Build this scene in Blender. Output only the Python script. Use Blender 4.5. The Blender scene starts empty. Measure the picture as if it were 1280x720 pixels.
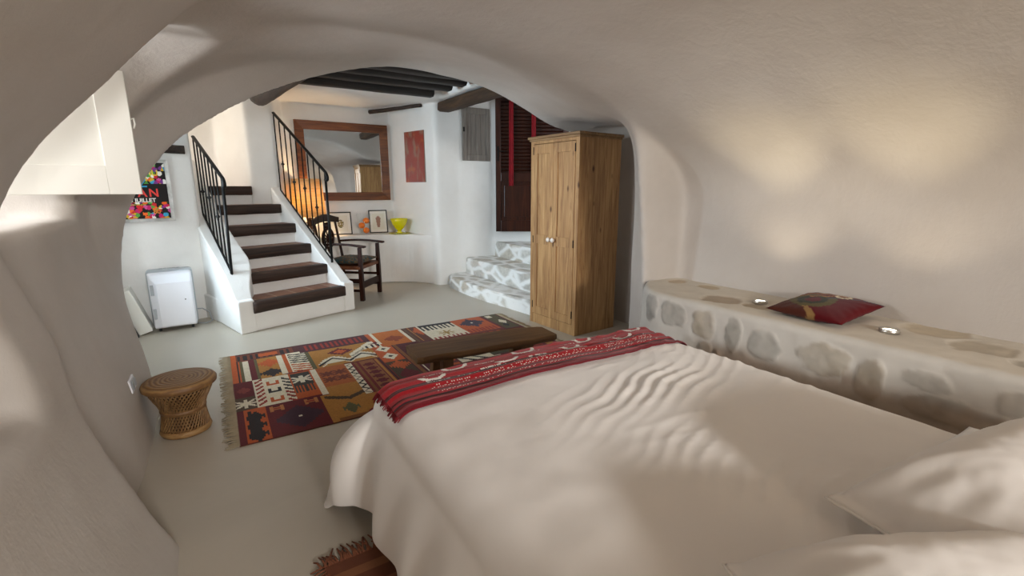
import bpy, bmesh, math, random
import numpy as np
from mathutils import Vector, Matrix, noise
random.seed(7); RNG = np.random.default_rng(7)
SC = bpy.context.scene
COL = SC.collection
PI = math.pi

# ------------------------------------------------------------------ helpers
def rad(a): return math.radians(a)

class MB:
    """collects shapes into one mesh"""
    def __init__(s): s.v = []; s.f = []; s.sm = []; s.mi = []
    def add(s, vs, fs, smooth=False, mi=0, M=None):
        n = len(s.v)
        for p in vs:
            p = Vector(p)
            s.v.append(tuple(M @ p) if M is not None else tuple(p))
        for f in fs:
            s.f.append([n + i for i in f]); s.sm.append(smooth); s.mi.append(mi)
        return s
    def box(s, x0, x1, y0, y1, z0, z1, M=None, mi=0):
        vs = [(x, y, z) for z in (z0, z1) for y in (y0, y1) for x in (x0, x1)]
        fs = [(0,2,3,1),(4,5,7,6),(0,1,5,4),(2,6,7,3),(0,4,6,2),(1,3,7,5)]
        return s.add(vs, fs, False, mi, M)
    def prism(s, poly, z0, z1, M=None, mi=0, smooth=False):
        n = len(poly)
        vs = [(x, y, z0) for x, y in poly] + [(x, y, z1) for x, y in poly]
        fs = [list(range(n))[::-1], list(range(n, 2*n))]
        fs += [(i, (i+1) % n, n + (i+1) % n, n + i) for i in range(n)]
        return s.add(vs, fs, smooth, mi, M)
    def loft(s, rings, closed=True, caps=True, smooth=True, mi=0, M=None):
        n = len(rings[0]); vs = [p for r in rings for p in r]; fs = []
        for k in range(len(rings)-1):
            for i in range(n if closed else n-1):
                j = (i+1) % n
                fs.append((k*n+i, k*n+j, (k+1)*n+j, (k+1)*n+i))
        if caps:
            fs.append(list(range(n))[::-1]); m = (len(rings)-1)*n
            fs.append([m+i for i in range(n)])
        return s.add(vs, fs, smooth, mi, M)
    def lathe(s, prof, seg=24, M=None, mi=0, smooth=True, caps=True):
        rings = [[(r*math.cos(2*PI*i/seg), r*math.sin(2*PI*i/seg), z) for i in range(seg)] for r, z in prof]
        return s.loft(rings, True, caps, smooth, mi, M)
    def tube(s, pts, r, seg=8, M=None, mi=0, smooth=True, closed=False, flat=1.0):
        P = [Vector(p) for p in pts]; n = len(P)
        R = r if isinstance(r, (list, tuple)) else [r]*n
        rings = []; prev = None
        for i in range(n):
            if closed: t = (P[(i+1) % n] - P[i-1])
            else: t = P[min(i+1, n-1)] - P[max(i-1, 0)]
            t.normalize()
            if prev is None:
                a = Vector((0,0,1)) if abs(t.z) < .9 else Vector((1,0,0))
                nx = t.cross(a).normalized()
            else:
                nx = (prev - t*prev.dot(t)).normalized()
            ny = t.cross(nx); prev = nx
            rings.append([tuple(P[i] + nx*R[i]*math.cos(2*PI*k/seg) + ny*R[i]*flat*math.sin(2*PI*k/seg)) for k in range(seg)])
        if closed: rings.append(rings[0])
        return s.loft(rings, True, not closed, smooth, mi, M)
    def grid(s, nx, ny, fn, smooth=True, mi=0):
        vs = [fn(i/(nx-1), j/(ny-1)) for j in range(ny) for i in range(nx)]
        fs = [(j*nx+i, j*nx+i+1, (j+1)*nx+i+1, (j+1)*nx+i) for j in range(ny-1) for i in range(nx-1)]
        return s.add(vs, fs, smooth, mi)
    def mesh(s, name):
        me = bpy.data.meshes.new(name)
        me.from_pydata(s.v, [], s.f); me.update()
        me.polygons.foreach_set('use_smooth', s.sm)
        me.polygons.foreach_set('material_index', s.mi)
        return me
    def build(s, name, mats, parent=None, bevel=0, seg=2, fixn=True, autosmooth=None, **props):
        me = s.mesh(name)
        if fixn:
            bm = bmesh.new(); bm.from_mesh(me)
            bmesh.ops.recalc_face_normals(bm, faces=bm.faces); bm.to_mesh(me); bm.free()
        for m in (mats if isinstance(mats, (list, tuple)) else [mats]): me.materials.append(m)
        o = bpy.data.objects.new(name, me); COL.objects.link(o)
        if parent is not None: o.parent = parent
        if bevel:
            b = o.modifiers.new('Bevel', 'BEVEL'); b.width = bevel; b.segments = seg
            b.limit_method = 'ANGLE'; b.angle_limit = rad(40)
        for k, v in props.items(): o[k] = v
        return o

def tag(o, label=None, category=None, group=None, kind=None):
    if label: o['label'] = label
    if category: o['category'] = category
    if group: o['group'] = group
    if kind: o['kind'] = kind
    return o
def thing(name, label, cat, loc=(0,0,0), rz=0, group=None, rot=None):
    o = bpy.data.objects.new(name, None); COL.objects.link(o)
    o.empty_display_size = .1
    o.location = loc; o.rotation_euler = rot if rot else (0, 0, rz)
    return tag(o, label, cat, group)
def copy_tree(o, parent=None):
    c = o.copy(); COL.objects.link(c)
    if parent is not None: c.parent = parent
    for ch in list(o.children): copy_tree(ch, c)
    return c
def fbm(x, y, z=0.0, o=3):
    v = 0; a = 1; t = 0
    for _ in range(o):
        v += a*noise.noise((x, y, z)); t += a; a *= .5; x *= 2.03; y *= 2.03; z = z*2.03 + 7.1
    return v/t
def sstep(a, b, x):
    t = min(1, max(0, (x-a)/(b-a))); return t*t*(3-2*t)
def lin(c): return tuple((v/12.92 if v <= .04045 else ((v+.055)/1.055)**2.4) for v in c)
def h(s): return lin(tuple(int(s[i:i+2], 16)/255 for i in (0, 2, 4)))

# ------------------------------------------------------------------ materials
def newmat(name):
    m = bpy.data.materials.new(name); m.use_nodes = True
    nt = m.node_tree; b = nt.nodes['Principled BSDF']
    return m, nt, b
def nd(nt, t, **kw):
    n = nt.nodes.new(t)
    for k, v in kw.items():
        if k in n.inputs: n.inputs[k].default_value = v
        else: setattr(n, k, v)
    return n
def coords(nt, scale=(1,1,1), rot=(0,0,0)):
    tc = nd(nt, 'ShaderNodeTexCoord'); mp = nd(nt, 'ShaderNodeMapping')
    mp.inputs['Scale'].default_value = scale; mp.inputs['Rotation'].default_value = rot
    nt.links.new(tc.outputs['Object'], mp.inputs['Vector'])
    return mp.outputs['Vector']
def ramp(nt, fac, stops):
    r = nd(nt, 'ShaderNodeValToRGB'); e = r.color_ramp.elements
    while len(e) < len(stops): e.new(.5)
    for k, (p, c) in enumerate(stops): e[k].position = p; e[k].color = (*c[:3], 1)
    nt.links.new(fac, r.inputs['Fac']); return r.outputs['Color']
def bump(nt, b, hgt, strength=.2, dist=.01):
    n = nd(nt, 'ShaderNodeBump', Strength=strength, Distance=dist)
    nt.links.new(hgt, n.inputs['Height']); nt.links.new(n.outputs['Normal'], b.inputs['Normal'])
def noise_n(nt, vec, scale, detail=4, rough=.55, dist=0.0):
    n = nd(nt, 'ShaderNodeTexNoise', Scale=scale, Detail=detail, Roughness=rough, Distortion=dist)
    nt.links.new(vec, n.inputs['Vector']); return n.outputs['Fac']

def plain(name, c, rough=.5, metal=0.0, bumpy=None, var=0.0, **kw):
    m, nt, b = newmat(name)
    b.inputs['Base Color'].default_value = (*c, 1)
    b.inputs['Roughness'].default_value = rough; b.inputs['Metallic'].default_value = metal
    for k, v in kw.items(): b.inputs[k.replace('_', ' ')].default_value = v
    vec = coords(nt)
    if var:
        f = noise_n(nt, vec, 9, 5)
        col = ramp(nt, f, [(.3, tuple(x*(1-var) for x in c)), (.7, tuple(min(1, x*(1+var)) for x in c))])
        nt.links.new(col, b.inputs['Base Color'])
    if bumpy: bump(nt, b, noise_n(nt, vec, bumpy[0], 4), bumpy[1], bumpy[2])
    return m

def plaster(name, c, c2, streak=(1,1,1)):
    m, nt, b = newmat(name)
    vec = coords(nt); vs = coords(nt, streak)
    f = noise_n(nt, vec, 1.7, 5, .6)
    col = ramp(nt, f, [(.3, c2), (.62, c)])
    nt.links.new(col, b.inputs['Base Color'])
    b.inputs['Roughness'].default_value = .62; b.inputs['Specular IOR Level'].default_value = .3
    a = noise_n(nt, vs, 9, 6, .62, .4); a2 = noise_n(nt, vec, 60, 3, .6)
    mx = nd(nt, 'ShaderNodeMath', operation='MULTIPLY_ADD'); mx.inputs[1].default_value = .25
    nt.links.new(a2, mx.inputs[0]); nt.links.new(a, mx.inputs[2])
    bump(nt, b, mx.outputs[0], .2, .02)
    return m

def wood(name, c1, c2, c3, axis='z', scale=1.0, rough=.5, knots=False, bs=.15, spec=.4):
    m, nt, b = newmat(name)
    s = {'x': (1.2, 16, 16), 'y': (16, 1.2, 16), 'z': (16, 16, 1.2)}[axis]
    vec = coords(nt, tuple(k*scale for k in s))
    f = noise_n(nt, vec, 1.6, 8, .62, 1.1)
    col = ramp(nt, f, [(.28, c1), (.5, c2), (.72, c3)])
    broad = noise_n(nt, coords(nt, tuple(k*scale*.25 for k in s)), 1.4, 3, .5, .3)
    mixb = nd(nt, 'ShaderNodeMix', data_type='RGBA', blend_type='MULTIPLY')
    mixb.inputs[0].default_value = .6
    nt.links.new(col, mixb.inputs[6])
    nt.links.new(ramp(nt, broad, [(.3, (.62,.58,.54)), (.65, (1,1,1))]), mixb.inputs[7])
    out = mixb.outputs[2]
    if knots:
        kv = {'x': (2.2, 7, 7), 'y': (7, 2.2, 7), 'z': (7, 7, 3.4)}[axis]
        vo = nd(nt, 'ShaderNodeTexVoronoi', Scale=1.0, Randomness=1.0); nt.links.new(coords(nt, kv), vo.inputs['Vector'])
        k = ramp(nt, vo.outputs['Distance'], [(.05, (.16,.085,.04)), (.13, (1,1,1))])
        mk = nd(nt, 'ShaderNodeMix', data_type='RGBA', blend_type='MULTIPLY'); mk.inputs[0].default_value = .85
        nt.links.new(out, mk.inputs[6]); nt.links.new(k, mk.inputs[7]); out = mk.outputs[2]
    nt.links.new(out, b.inputs['Base Color'])
    b.inputs['Roughness'].default_value = rough; b.inputs['Specular IOR Level'].default_value = spec
    bump(nt, b, f, bs, .004)
    return m

def vcol(name, rough=.9, bump_scale=(300, 300, 300), bs=.3, spec=.15, sheen=0):
    m, nt, b = newmat(name)
    a = nd(nt, 'ShaderNodeVertexColor'); a.layer_name = 'Col'
    nt.links.new(a.outputs['Color'], b.inputs['Base Color'])
    b.inputs['Roughness'].default_value = rough; b.inputs['Specular IOR Level'].default_value = spec
    b.inputs['Sheen Weight'].default_value = sheen
    bump(nt, b, noise_n(nt, coords(nt, bump_scale), 1, 2), bs, .003)
    return m
def set_face_cols(me, cols):
    at = me.color_attributes.new('Col', 'FLOAT_COLOR', 'CORNER')
    n = len(me.loops); arr = np.ones((n, 4), np.float32)
    lt = np.zeros(len(me.polygons), np.int32); me.polygons.foreach_get('loop_total', lt)
    arr[:, :3] = np.repeat(np.asarray(cols, np.float32), lt, axis=0)
    at.data.foreach_set('color', arr.ravel())
def set_vert_cols(me, cols):
    at = me.color_attributes.new('Col', 'FLOAT_COLOR', 'POINT')
    arr = np.ones((len(me.vertices), 4), np.float32); arr[:, :3] = cols
    at.data.foreach_set('color', arr.ravel())

M_PL = plaster('dimmed_plaster', h('c6bfb8'), h('bcb4ac'), (1, 1, .35))  # same whitewash as the stair room, darkened for the dimmer bedroom light
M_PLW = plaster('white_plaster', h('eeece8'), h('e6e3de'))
M_FLOOR, nt, b = newmat('polished_concrete')
v = coords(nt); f1 = noise_n(nt, v, 1.1, 6, .65, .5); f2 = noise_n(nt, v, 14, 4)
nt.links.new(ramp(nt, f1, [(.3, h('b3aa9b')), (.6, h('bdb4a5')), (.75, h('c4bcae'))]), b.inputs['Base Color'])
nt.links.new(ramp(nt, f1, [(.3, (.30,)*3), (.7, (.46,)*3)]), b.inputs['Roughness'])
b.inputs['Specular IOR Level'].default_value = .4
bump(nt, b, f2, .05, .004)
M_PINE = wood('aged_pine', h('835c38'), h('b08657'), h('c9a26e'), 'z', 1.0, .5, True)
M_PINEX = wood('aged_pine_rail', h('75573a'), h('96754f'), h('ab8b64'), 'x', 1.0, .5)
M_BLACKW = wood('blackened_timber', h('0d0a09'), h('1c1613'), h('2e2622'), 'x', .8, .6, bs=.5)
M_LOG = wood('dark_log', h('1b1411'), h('33261f'), h('4d3b30'), 'y', .8, .55, bs=.5)
M_LINTEL = wood('brown_old_beam', h('2a1d15'), h('46311f'), h('5e4631'), 'y', .7, .7, bs=.6)
M_DOORW = wood('dark_polished_door_wood', h('1f0d08'), h('36170d'), h('4a2415'), 'z', .8, .35, bs=.1)
M_GREYW = wood('weathered_grey_wood', h('6d6660'), h('857d75'), h('979088'), 'z', .8, .8, bs=.3)
M_NOSE = wood('dark_step_timber', h('1f1511'), h('38271e'), h('4d382c'), 'x', .8, .65, bs=.5)
M_MIRF = wood('mirror_brown_wood', h('3e2010'), h('6b3c1d'), h('8a5429'), 'x', .8, .4)
M_CHAIR = wood('dark_chair_wood', h('180a06'), h('2f150c'), h('452114'), 'z', 1.2, .4, bs=.1, spec=.2)
M_BENCH = wood('brown_bench_wood', h('4a311e'), h('70502f'), h('8a663f'), 'x', .7, .55)
M_IRON = plain('black_iron', h('1a1817'), .5, .6, (60, .2, .002))
M_STEEL = plain('brushed_steel', (.62, .6, .57), .3, 1.0, (120, .05, .001))
M_WHITEP = plain('white_painted_wood', h('efeee6'), .45, 0, (40, .04, .002))
M_PLASTIC = plain('white_plastic', h('e9e9ee'), .35, 0, (200, .03, .001))
M_GREYP = plain('grey_plastic', h('a9aeb2'), .4, 0, (200, .03, .001))
M_DARKP = plain('dark_rubber', h('191919'), .6, 0, (90, .1, .002))
M_CERAM = plain('white_ceramic', h('e6ddd3'), .25, 0, (30, .02, .001))
M_ORANGE = plain('orange_peel', h('f07a12'), .45, 0, (220, .25, .002), .1)
M_LINEN = plain('white_cotton', h('f3efeb'), .85, 0, (420, .12, .001), Sheen_Weight=.2)
M_SHEET = plain('bright_white_sheet', h('f4f4f4'), .85, 0, (420, .12, .001))
M_RED = plain('red_curtain_cloth', h('8a0a18'), .85, 0, (300, .3, .002), .2)
M_FRINGE = plain('rug_fringe_wool', h('a99a80'), .95, 0, (200, .3, .002), .15)
M_FRINGEB = plain('brown_fringe_wool', h('7c4a32'), .95, 0, (200, .3, .002), .25)
M_BLACKF = plain('black_frame_paint', h('151312'), .4, 0, (80, .05, .001))
M_PAPER = plain('cream_drawing_paper', h('e9e4d6'), .8, 0, (150, .05, .001))
M_TILE, nt, b = newmat('terracotta_tile')
v = coords(nt); br = nd(nt, 'ShaderNodeTexBrick', Scale=1.0)
br.offset = 0; br.inputs['Brick Width'].default_value = .2; br.inputs['Row Height'].default_value = .4
br.inputs['Mortar Size'].default_value = .006
br.inputs['Color1'].default_value = (*h('8c5a41'), 1); br.inputs['Color2'].default_value = (*h('7a4d3c'), 1); br.inputs['Mortar'].default_value = (*h('b39a84'), 1)
nt.links.new(v, br.inputs['Vector'])
mx = nd(nt, 'ShaderNodeMix', data_type='RGBA', blend_type='MULTIPLY'); mx.inputs[0].default_value = .7
nt.links.new(br.outputs['Color'], mx.inputs[6]); nt.links.new(ramp(nt, noise_n(nt, v, 12, 5), [(.3, (.6, .58, .56)), (.65, (1, 1, 1))]), mx.inputs[7])
nt.links.new(mx.outputs[2], b.inputs['Base Color']); b.inputs['Roughness'].default_value = .5
# bamboo / cane
M_CANE = wood('honey_cane', h('5e4328'), h('86633d'), h('a68455'), 'z', 1.5, .45)
M_CANEW, nt, b = newmat('woven_cane_top')
v = coords(nt); wv = nd(nt, 'ShaderNodeTexWave', wave_type='RINGS', rings_direction='Z', Scale=14.0, Distortion=4.0, Detail=4.0)
nt.links.new(v, wv.inputs['Vector'])
nt.links.new(ramp(nt, wv.outputs['Fac'], [(.0, h('745231')), (.5, h('8d683d')), (1.0, h('9c784a'))]), b.inputs['Base Color'])
b.inputs['Roughness'].default_value = .55; bump(nt, b, wv.outputs['Fac'], .5, .006)
# stones in lime mortar
def masonry(name, scale, stretch, mortar, s1, s2, s3):
    m, nt, b = newmat(name)
    base = coords(nt, stretch)
    nz = nd(nt, 'ShaderNodeTexNoise', Scale=5.0, Detail=3.0); nt.links.new(base, nz.inputs['Vector'])
    ad = nd(nt, 'ShaderNodeMix', data_type='VECTOR'); ad.inputs[0].default_value = .09
    nt.links.new(base, ad.inputs[4]); nt.links.new(nz.outputs['Color'], ad.inputs[5])
    ve = nd(nt, 'ShaderNodeTexVoronoi', feature='DISTANCE_TO_EDGE', Scale=scale)
    vc = nd(nt, 'ShaderNodeTexVoronoi', Scale=scale)
    nt.links.new(ad.outputs[1], ve.inputs['Vector']); nt.links.new(ad.outputs[1], vc.inputs['Vector'])
    sep = nd(nt, 'ShaderNodeSeparateColor'); nt.links.new(vc.outputs['Color'], sep.inputs[0])
    sc = ramp(nt, sep.outputs[0], [(.15, s1), (.5, s2), (.85, s3)])
    fine = noise_n(nt, coords(nt), 22, 6, .7)
    mm = nd(nt, 'ShaderNodeMix', data_type='RGBA', blend_type='MULTIPLY'); mm.inputs[0].default_value = .8
    nt.links.new(sc, mm.inputs[6]); nt.links.new(ramp(nt, fine, [(.3, (.62,.6,.58)), (.6, (1,1,1))]), mm.inputs[7])
    edge = nd(nt, 'ShaderNodeMath', operation='MULTIPLY_ADD'); edge.inputs[1].default_value = .12; nt.links.new(fine, edge.inputs[0]); nt.links.new(ve.outputs['Distance'], edge.inputs[2])
    mask = ramp(nt, edge.outputs[0], [(.12, (0,0,0)), (.26, (1,1,1))])
    fm = nd(nt, 'ShaderNodeMix', data_type='RGBA'); nt.links.new(mask, fm.inputs[0])
    fm.inputs[6].default_value = (*mortar, 1); nt.links.new(mm.outputs[2], fm.inputs[7])
    nt.links.new(fm.outputs[2], b.inputs['Base Color']); b.inputs['Roughness'].default_value = .85
    b.inputs['Specular IOR Level'].default_value = .2
    ah = nd(nt, 'ShaderNodeMath', operation='ADD'); nt.links.new(mask, ah.inputs[0]); nt.links.new(fine, ah.inputs[1])
    bump(nt, b, ah.outputs[0], .45, .012)
    return m
M_STEPSTONE = masonry('limestone_in_white_mortar', 4.4, (1, .75, 1.5), h('e9e7e3'), h('bdb8b0'), h('d2cec6'), h('c6bcad'))
# glass (thin panes) and vase glass
def thin_glass(name, tint=(1,1,1), refl=.08):
    m = bpy.data.materials.new(name); m.use_nodes = True; nt = m.node_tree; nt.nodes.clear()
    o = nd(nt, 'ShaderNodeOutputMaterial'); t = nd(nt, 'ShaderNodeBsdfTransparent'); g = nd(nt, 'ShaderNodeBsdfGlossy', Roughness=.02)
    t.inputs[0].default_value = (*tint, 1); mx = nd(nt, 'ShaderNodeMixShader')
    lw = nd(nt, 'ShaderNodeLayerWeight', Blend=.35)
    mr = nd(nt, 'ShaderNodeMath', operation='MULTIPLY_ADD'); mr.inputs[1].default_value = .10; mr.inputs[2].default_value = refl*.3
    nt.links.new(lw.outputs['Facing'], mr.inputs[0]); nt.links.new(mr.outputs[0], mx.inputs[0])
    nt.links.new(t.outputs[0], mx.inputs[1]); nt.links.new(g.outputs[0], mx.inputs[2]); nt.links.new(mx.outputs[0], o.inputs[0])
    return m
M_PANE = thin_glass('window_glass'); M_VASE = thin_glass('clear_vase_glass', (.99, .995, .995), .04)
M_YGLASS, nt, b = newmat('yellow_glass')
b.inputs['Base Color'].default_value = (*h('efe312'), 1); b.inputs['Roughness'].default_value = .15
b.inputs['Transmission Weight'].default_value = .25; b.inputs['Subsurface Weight'].default_value = .0
M_MIRROR, nt, b = newmat('mirror_silver')
b.inputs['Base Color'].default_value = (.86, .87, .86, 1); b.inputs['Metallic'].default_value = 1; b.inputs['Roughness'].default_value = .02
M_SHADE = bpy.data.materials.new('lamp_shade_fabric'); M_SHADE.use_nodes = True; nt = M_SHADE.node_tree; nt.nodes.clear()
o_ = nd(nt, 'ShaderNodeOutputMaterial'); d_ = nd(nt, 'ShaderNodeBsdfDiffuse'); t_ = nd(nt, 'ShaderNodeBsdfTranslucent'); m_ = nd(nt, 'ShaderNodeMixShader'); m_.inputs[0].default_value = .55
cs = ramp(nt, noise_n(nt, coords(nt, (6, 6, 60)), 1, 3), [(.3, h('e6c890')), (.7, h('f7e2b8'))])
nt.links.new(cs, d_.inputs[0]); nt.links.new(cs, t_.inputs[0]); nt.links.new(d_.outputs[0], m_.inputs[1]); nt.links.new(t_.outputs[0], m_.inputs[2]); nt.links.new(m_.outputs[0], o_.inputs[0])
def emit(name, c, s):
    m, nt, b = newmat(name); b.inputs['Base Color'].default_value = (0,0,0,1)
    b.inputs['Emission Color'].default_value = (*c, 1); b.inputs['Emission Strength'].default_value = s
    return m
M_LENS = emit('spotlight_lens', (1, .86, .6), 6.0)
M_VC = vcol('woven_kilim_wool', .95, (160, 320, 100), .4, .1, .1)
M_VCS = vcol('stone_and_mortar', .88, (22, 22, 22), .5, .15)
M_VCP = vcol('printed_paper', .4, (5, 5, 5), .0, .4)
M_VCC = vcol('embroidered_cloth', .92, (260, 260, 260), .4, .1, .2)

# ------------------------------------------------------------------ camera
HC, FP, PITCH, HEAD = 1.35, 590.0, math.atan(125/590), rad(32)
cam = bpy.data.cameras.new('camera'); camo = bpy.data.objects.new('camera', cam); COL.objects.link(camo)
cam.sensor_fit = 'HORIZONTAL'; cam.sensor_width = 36; cam.lens = 36*FP/1280; cam.clip_start = .02
camo.location = (0, 0, HC); camo.rotation_euler = (PI/2 - PITCH, 0, -HEAD)
SC.camera = camo

# stair frame
SU, SW, SO = (.9397, .342), (-.342, .9397), (.096, 4.937)
def W(u, w): return (SO[0] + u*SU[0] + w*SW[0], SO[1] + u*SU[1] + w*SW[1])

# ------------------------------------------------------------------ room shell
def resample(pts, n):
    P = [Vector((p[0], p[1])) for p in pts]; out = []
    Q = [2*P[0]-P[1]] + P + [2*P[-1]-P[-2]]
    dense = []
    for i in range(1, len(Q)-2):
        for k in range(12):
            t = k/12; a, b_, c, d = Q[i-1], Q[i], Q[i+1], Q[i+2]
            dense.append(.5*((2*b_) + (c-a)*t + (2*a-5*b_+4*c-d)*t*t + (-a+3*b_-3*c+d)*t**3))
    dense.append(P[-1])
    L = [0]
    for i in range(1, len(dense)): L.append(L[-1] + (dense[i]-dense[i-1]).length)
    j = 0
    for k in range(n):
        s = L[-1]*k/(n-1)
        while j < len(L)-2 and L[j+1] < s: j += 1
        t = (s-L[j])/max(1e-9, L[j+1]-L[j])
        out.append(dense[j].lerp(dense[j+1], t))
    return out
ZB = -.2
LN = [(-.20, ZB), (-.25, 0), (-.306, .13), (-.355, .28), (-.392, .397), (-.436, .538), (-.46, .66), (-.475, .85), (-.53, 1.05), (-.565, 1.195), (-.53, 1.295), (-.454, 1.43), (-.32, 1.585), (-.196, 1.716), (-.086, 1.838), (.04, 1.96), (.25, 2.05)]
LM = [(-.44, ZB), (-.45, 0), (-.46, .3), (-.50, .6), (-.56, .9), (-.62, 1.15), (-.60, 1.4), (-.47, 1.65), (-.28, 1.85), (.04, 2.03), (.3, 2.1)]
LM2 = [(-.42, ZB), (-.42, 0), (-.44, .3), (-.49, .6), (-.56, .9), (-.60, 1.15), (-.55, 1.4), (-.42, 1.62), (-.24, 1.82), (.04, 2.0), (.4, 2.13)]
LA = [(-.52, ZB), (-.52, 0), (-.54, .35), (-.563, .71), (-.479, 1.098), (-.367, 1.325), (-.188, 1.581), (.007, 1.743), (.336, 1.949), (.772, 2.144)]
RN = [(.7, 2.11), (1.2, 2.11), (1.7, 2.03), (2.1, 1.89), (2.4, 1.73), (2.66, 1.585), (2.82, 1.42), (2.875, 1.2), (2.87, .6), (2.87, 0), (2.87, ZB)]
RP = [(.7, 2.11), (1.2, 2.11), (1.7, 2.03), (2.1, 1.885), (2.31, 1.765), (2.40, 1.62), (2.46, 1.3), (2.54, .7), (2.56, 0), (2.56, ZB)]
R26 = [(.7, 2.15), (1.25, 2.14), (1.7, 2.04), (2.04, 1.93), (2.35, 1.86), (2.64, 1.80), (2.76, 1.5), (2.78, .7), (2.78, 0), (2.78, ZB)]
R30 = [(.75, 2.17), (1.3, 2.20), (1.9, 2.10), (2.34, 1.97), (2.7, 1.90), (3.1, 1.885), (3.40, 1.84), (3.42, 1.2), (3.42, 0), (3.42, ZB)]
R35 = [(.75, 2.18), (1.3, 2.25), (2.0, 2.16), (2.4, 2.04), (2.75, 1.95), (3.1, 1.92), (3.42, 1.83), (3.46, 1.2), (3.46, 0), (3.46, ZB)]
RA = [(1.32, 2.28), (1.9, 2.255), (2.268, 2.19), (2.6, 2.06), (2.88, 1.94), (3.3, 1.85), (3.44, 1.7), (3.46, 1.2), (3.46, 0), (3.46, ZB)]
stations = [(-4.0, LN, RN), (-2.0, LN, RN), (0.0, LN, RN), (1.2, LN, RN), (2.05, LN, RN), (2.10, LM, RN), (2.26, LM, RN), (2.31, LM, RP), (2.65, LM2, R26), (3.05, LM2, R30), (3.5, LM2, R35), (3.92, LA, RA), (4.1, LA, RA)]
NS = 90
rings = []
for y, L, R in stations:
    rings.append([(p.x, y, p.y) for p in resample(L + R, NS)])
cav = MB(); cav.loft(rings, True, True)
# window embrasure in the left wall
def emb_ring(x, y0, y1, z0, zs, zt, n=18):
    r = [(x, y0, z0), (x, y1, z0)]
    for k in range(n+1):
        a = PI*k/n
        r.append((x, (y0+y1)/2 + (y1-y0)/2*math.cos(a), zs + (zt-zs)*math.sin(a)))
    return r
cav.loft([emb_ring(-1.5, 2.12, 3.12, 1.2, 1.55, 1.85), emb_ring(-1.3, 2.12, 3.12, 1.2, 1.55, 1.86), emb_ring(-.6, 2.09, 3.2, 1.2, 1.6, 1.98), emb_ring(-.2, 2.08, 3.35, 1.22, 1.62, 2.02), emb_ring(.25, 2.07, 3.45, 1.25, 1.62, 2.03)], True, True)
# small niche near the camera
def rbox(x, y0, y1, z0, z1): return [(x, y0, z0), (x, y1, z0), (x, y1, z1-.06), (x, y1-.06, z1), (x, y0+.06, z1), (x, y0, z1-.06)]
cav.loft([rbox(-.66, 1.18, 1.70, .76, 1.01), rbox(-.3, 1.14, 1.76, .70, 1.04)], True, True)
def cprism(poly, z0, z1):
    A = sum(poly[i][0]*poly[(i+1) % len(poly)][1] - poly[(i+1) % len(poly)][0]*poly[i][1] for i in range(len(poly)))
    if A < 0: poly = poly[::-1]
    cav.prism(poly, z0, z1)
SR = [(-.86, 3.92), (2.6, 3.92), (2.62, 5.9), (2.6, 6.1), (2.32, 7.1), (.88, 7.1), W(1.24, 1.47), W(.93, 1.6), W(.9, 2.4), W(-1.2, 2.4), W(-1.2, 1.5), W(.1, 1.5), W(.12, .95), (-.86, 5.596)]
cprism(SR, ZB, 2.46)
cprism([(.95, 3.92), (2.6, 3.92), (2.6, 5.8), (.95, 5.8)], 2.0, 2.58)
cprism([(2.5, 3.92), (2.95, 3.92), (2.95, 6.09), (2.56, 6.1)], ZB, 2.46)
cprism([(2.86, 3.92), (4.6, 3.92), (4.6, 5.26), (3.42, 6.04), (2.86, 6.09)], ZB, 2.66)
# daylight openings: embrasure window already; window in the stair-room side wall
cprism([(-1.3, 4.25), (-.8, 4.25), (-.8, 5.15), (-1.3, 5.15)], .75, 2.05)
me = cav.mesh('shell_tmp')
bm = bmesh.new(); bm.from_mesh(me)
# make every closed solid face outward
bmesh.ops.recalc_face_normals(bm, faces=bm.faces); bmesh.ops.triangulate(bm, faces=bm.faces)
bm.to_mesh(me); bm.free()
tmp = bpy.data.objects.new('shell_tmp', me); COL.objects.link(tmp)
rm = tmp.modifiers.new('Remesh', 'REMESH'); rm.mode = 'VOXEL'; rm.voxel_size = .021
smo = tmp.modifiers.new('Smooth', 'SMOOTH'); smo.factor = .5; smo.iterations = 16
dg = bpy.context.evaluated_depsgraph_get(); ev = tmp.evaluated_get(dg)
sm = bpy.data.meshes.new_from_object(ev)
nv = len(sm.vertices); co = np.zeros(nv*3, np.float32); sm.vertices.foreach_get('co', co); co = co.reshape(-1, 3)
vn = np.zeros(nv*3, np.float32); sm.vertices.foreach_get('normal', vn); vn = -vn.reshape(-1, 3)
# gentle hand-trowelled unevenness
for i in range(nv):
    x, y, z = co[i]
    d = .012*fbm(x*1.3, y*1.3, z*1.3, 2) + .0015*fbm(x*6, y*6, z*6, 2)
    co[i] += vn[i]*d
quads = [tuple(p.vertices) for p in sm.polygons]
bpy.data.objects.remove(tmp); 
groups = {}
for q in quads:
    c = co[list(q)].mean(0); n = vn[list(q)].mean(0)
    if c[2] < -.08: continue
    if c[0] < -1.4 and 2.0 < c[1] < 3.3: continue       # window opening of the embrasure
    if c[0] < -1.22 and 4.2 < c[1] < 5.2: continue       # window opening of the stair room
    if c[1] < 3.93:
        if c[1] < -3.9: k = 'wall_back'
        elif c[2] > 1.62 and n[2] < -.62: k = 'ceiling'
        elif c[0] < 1.1: k = 'wall_left'
        else: k = 'wall_right'
    else:
        if c[2] > 2.2 and n[2] < -.6: k = 'ceiling_far'
        elif c[0] > 2.45: k = 'wall_far_right'
        elif c[1] < 4.0: k = 'wall_front'
        elif c[0] < .05 : k = 'wall_far_left'
        else: k = 'wall_far'
    groups.setdefault(k, []).append(q)
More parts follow.
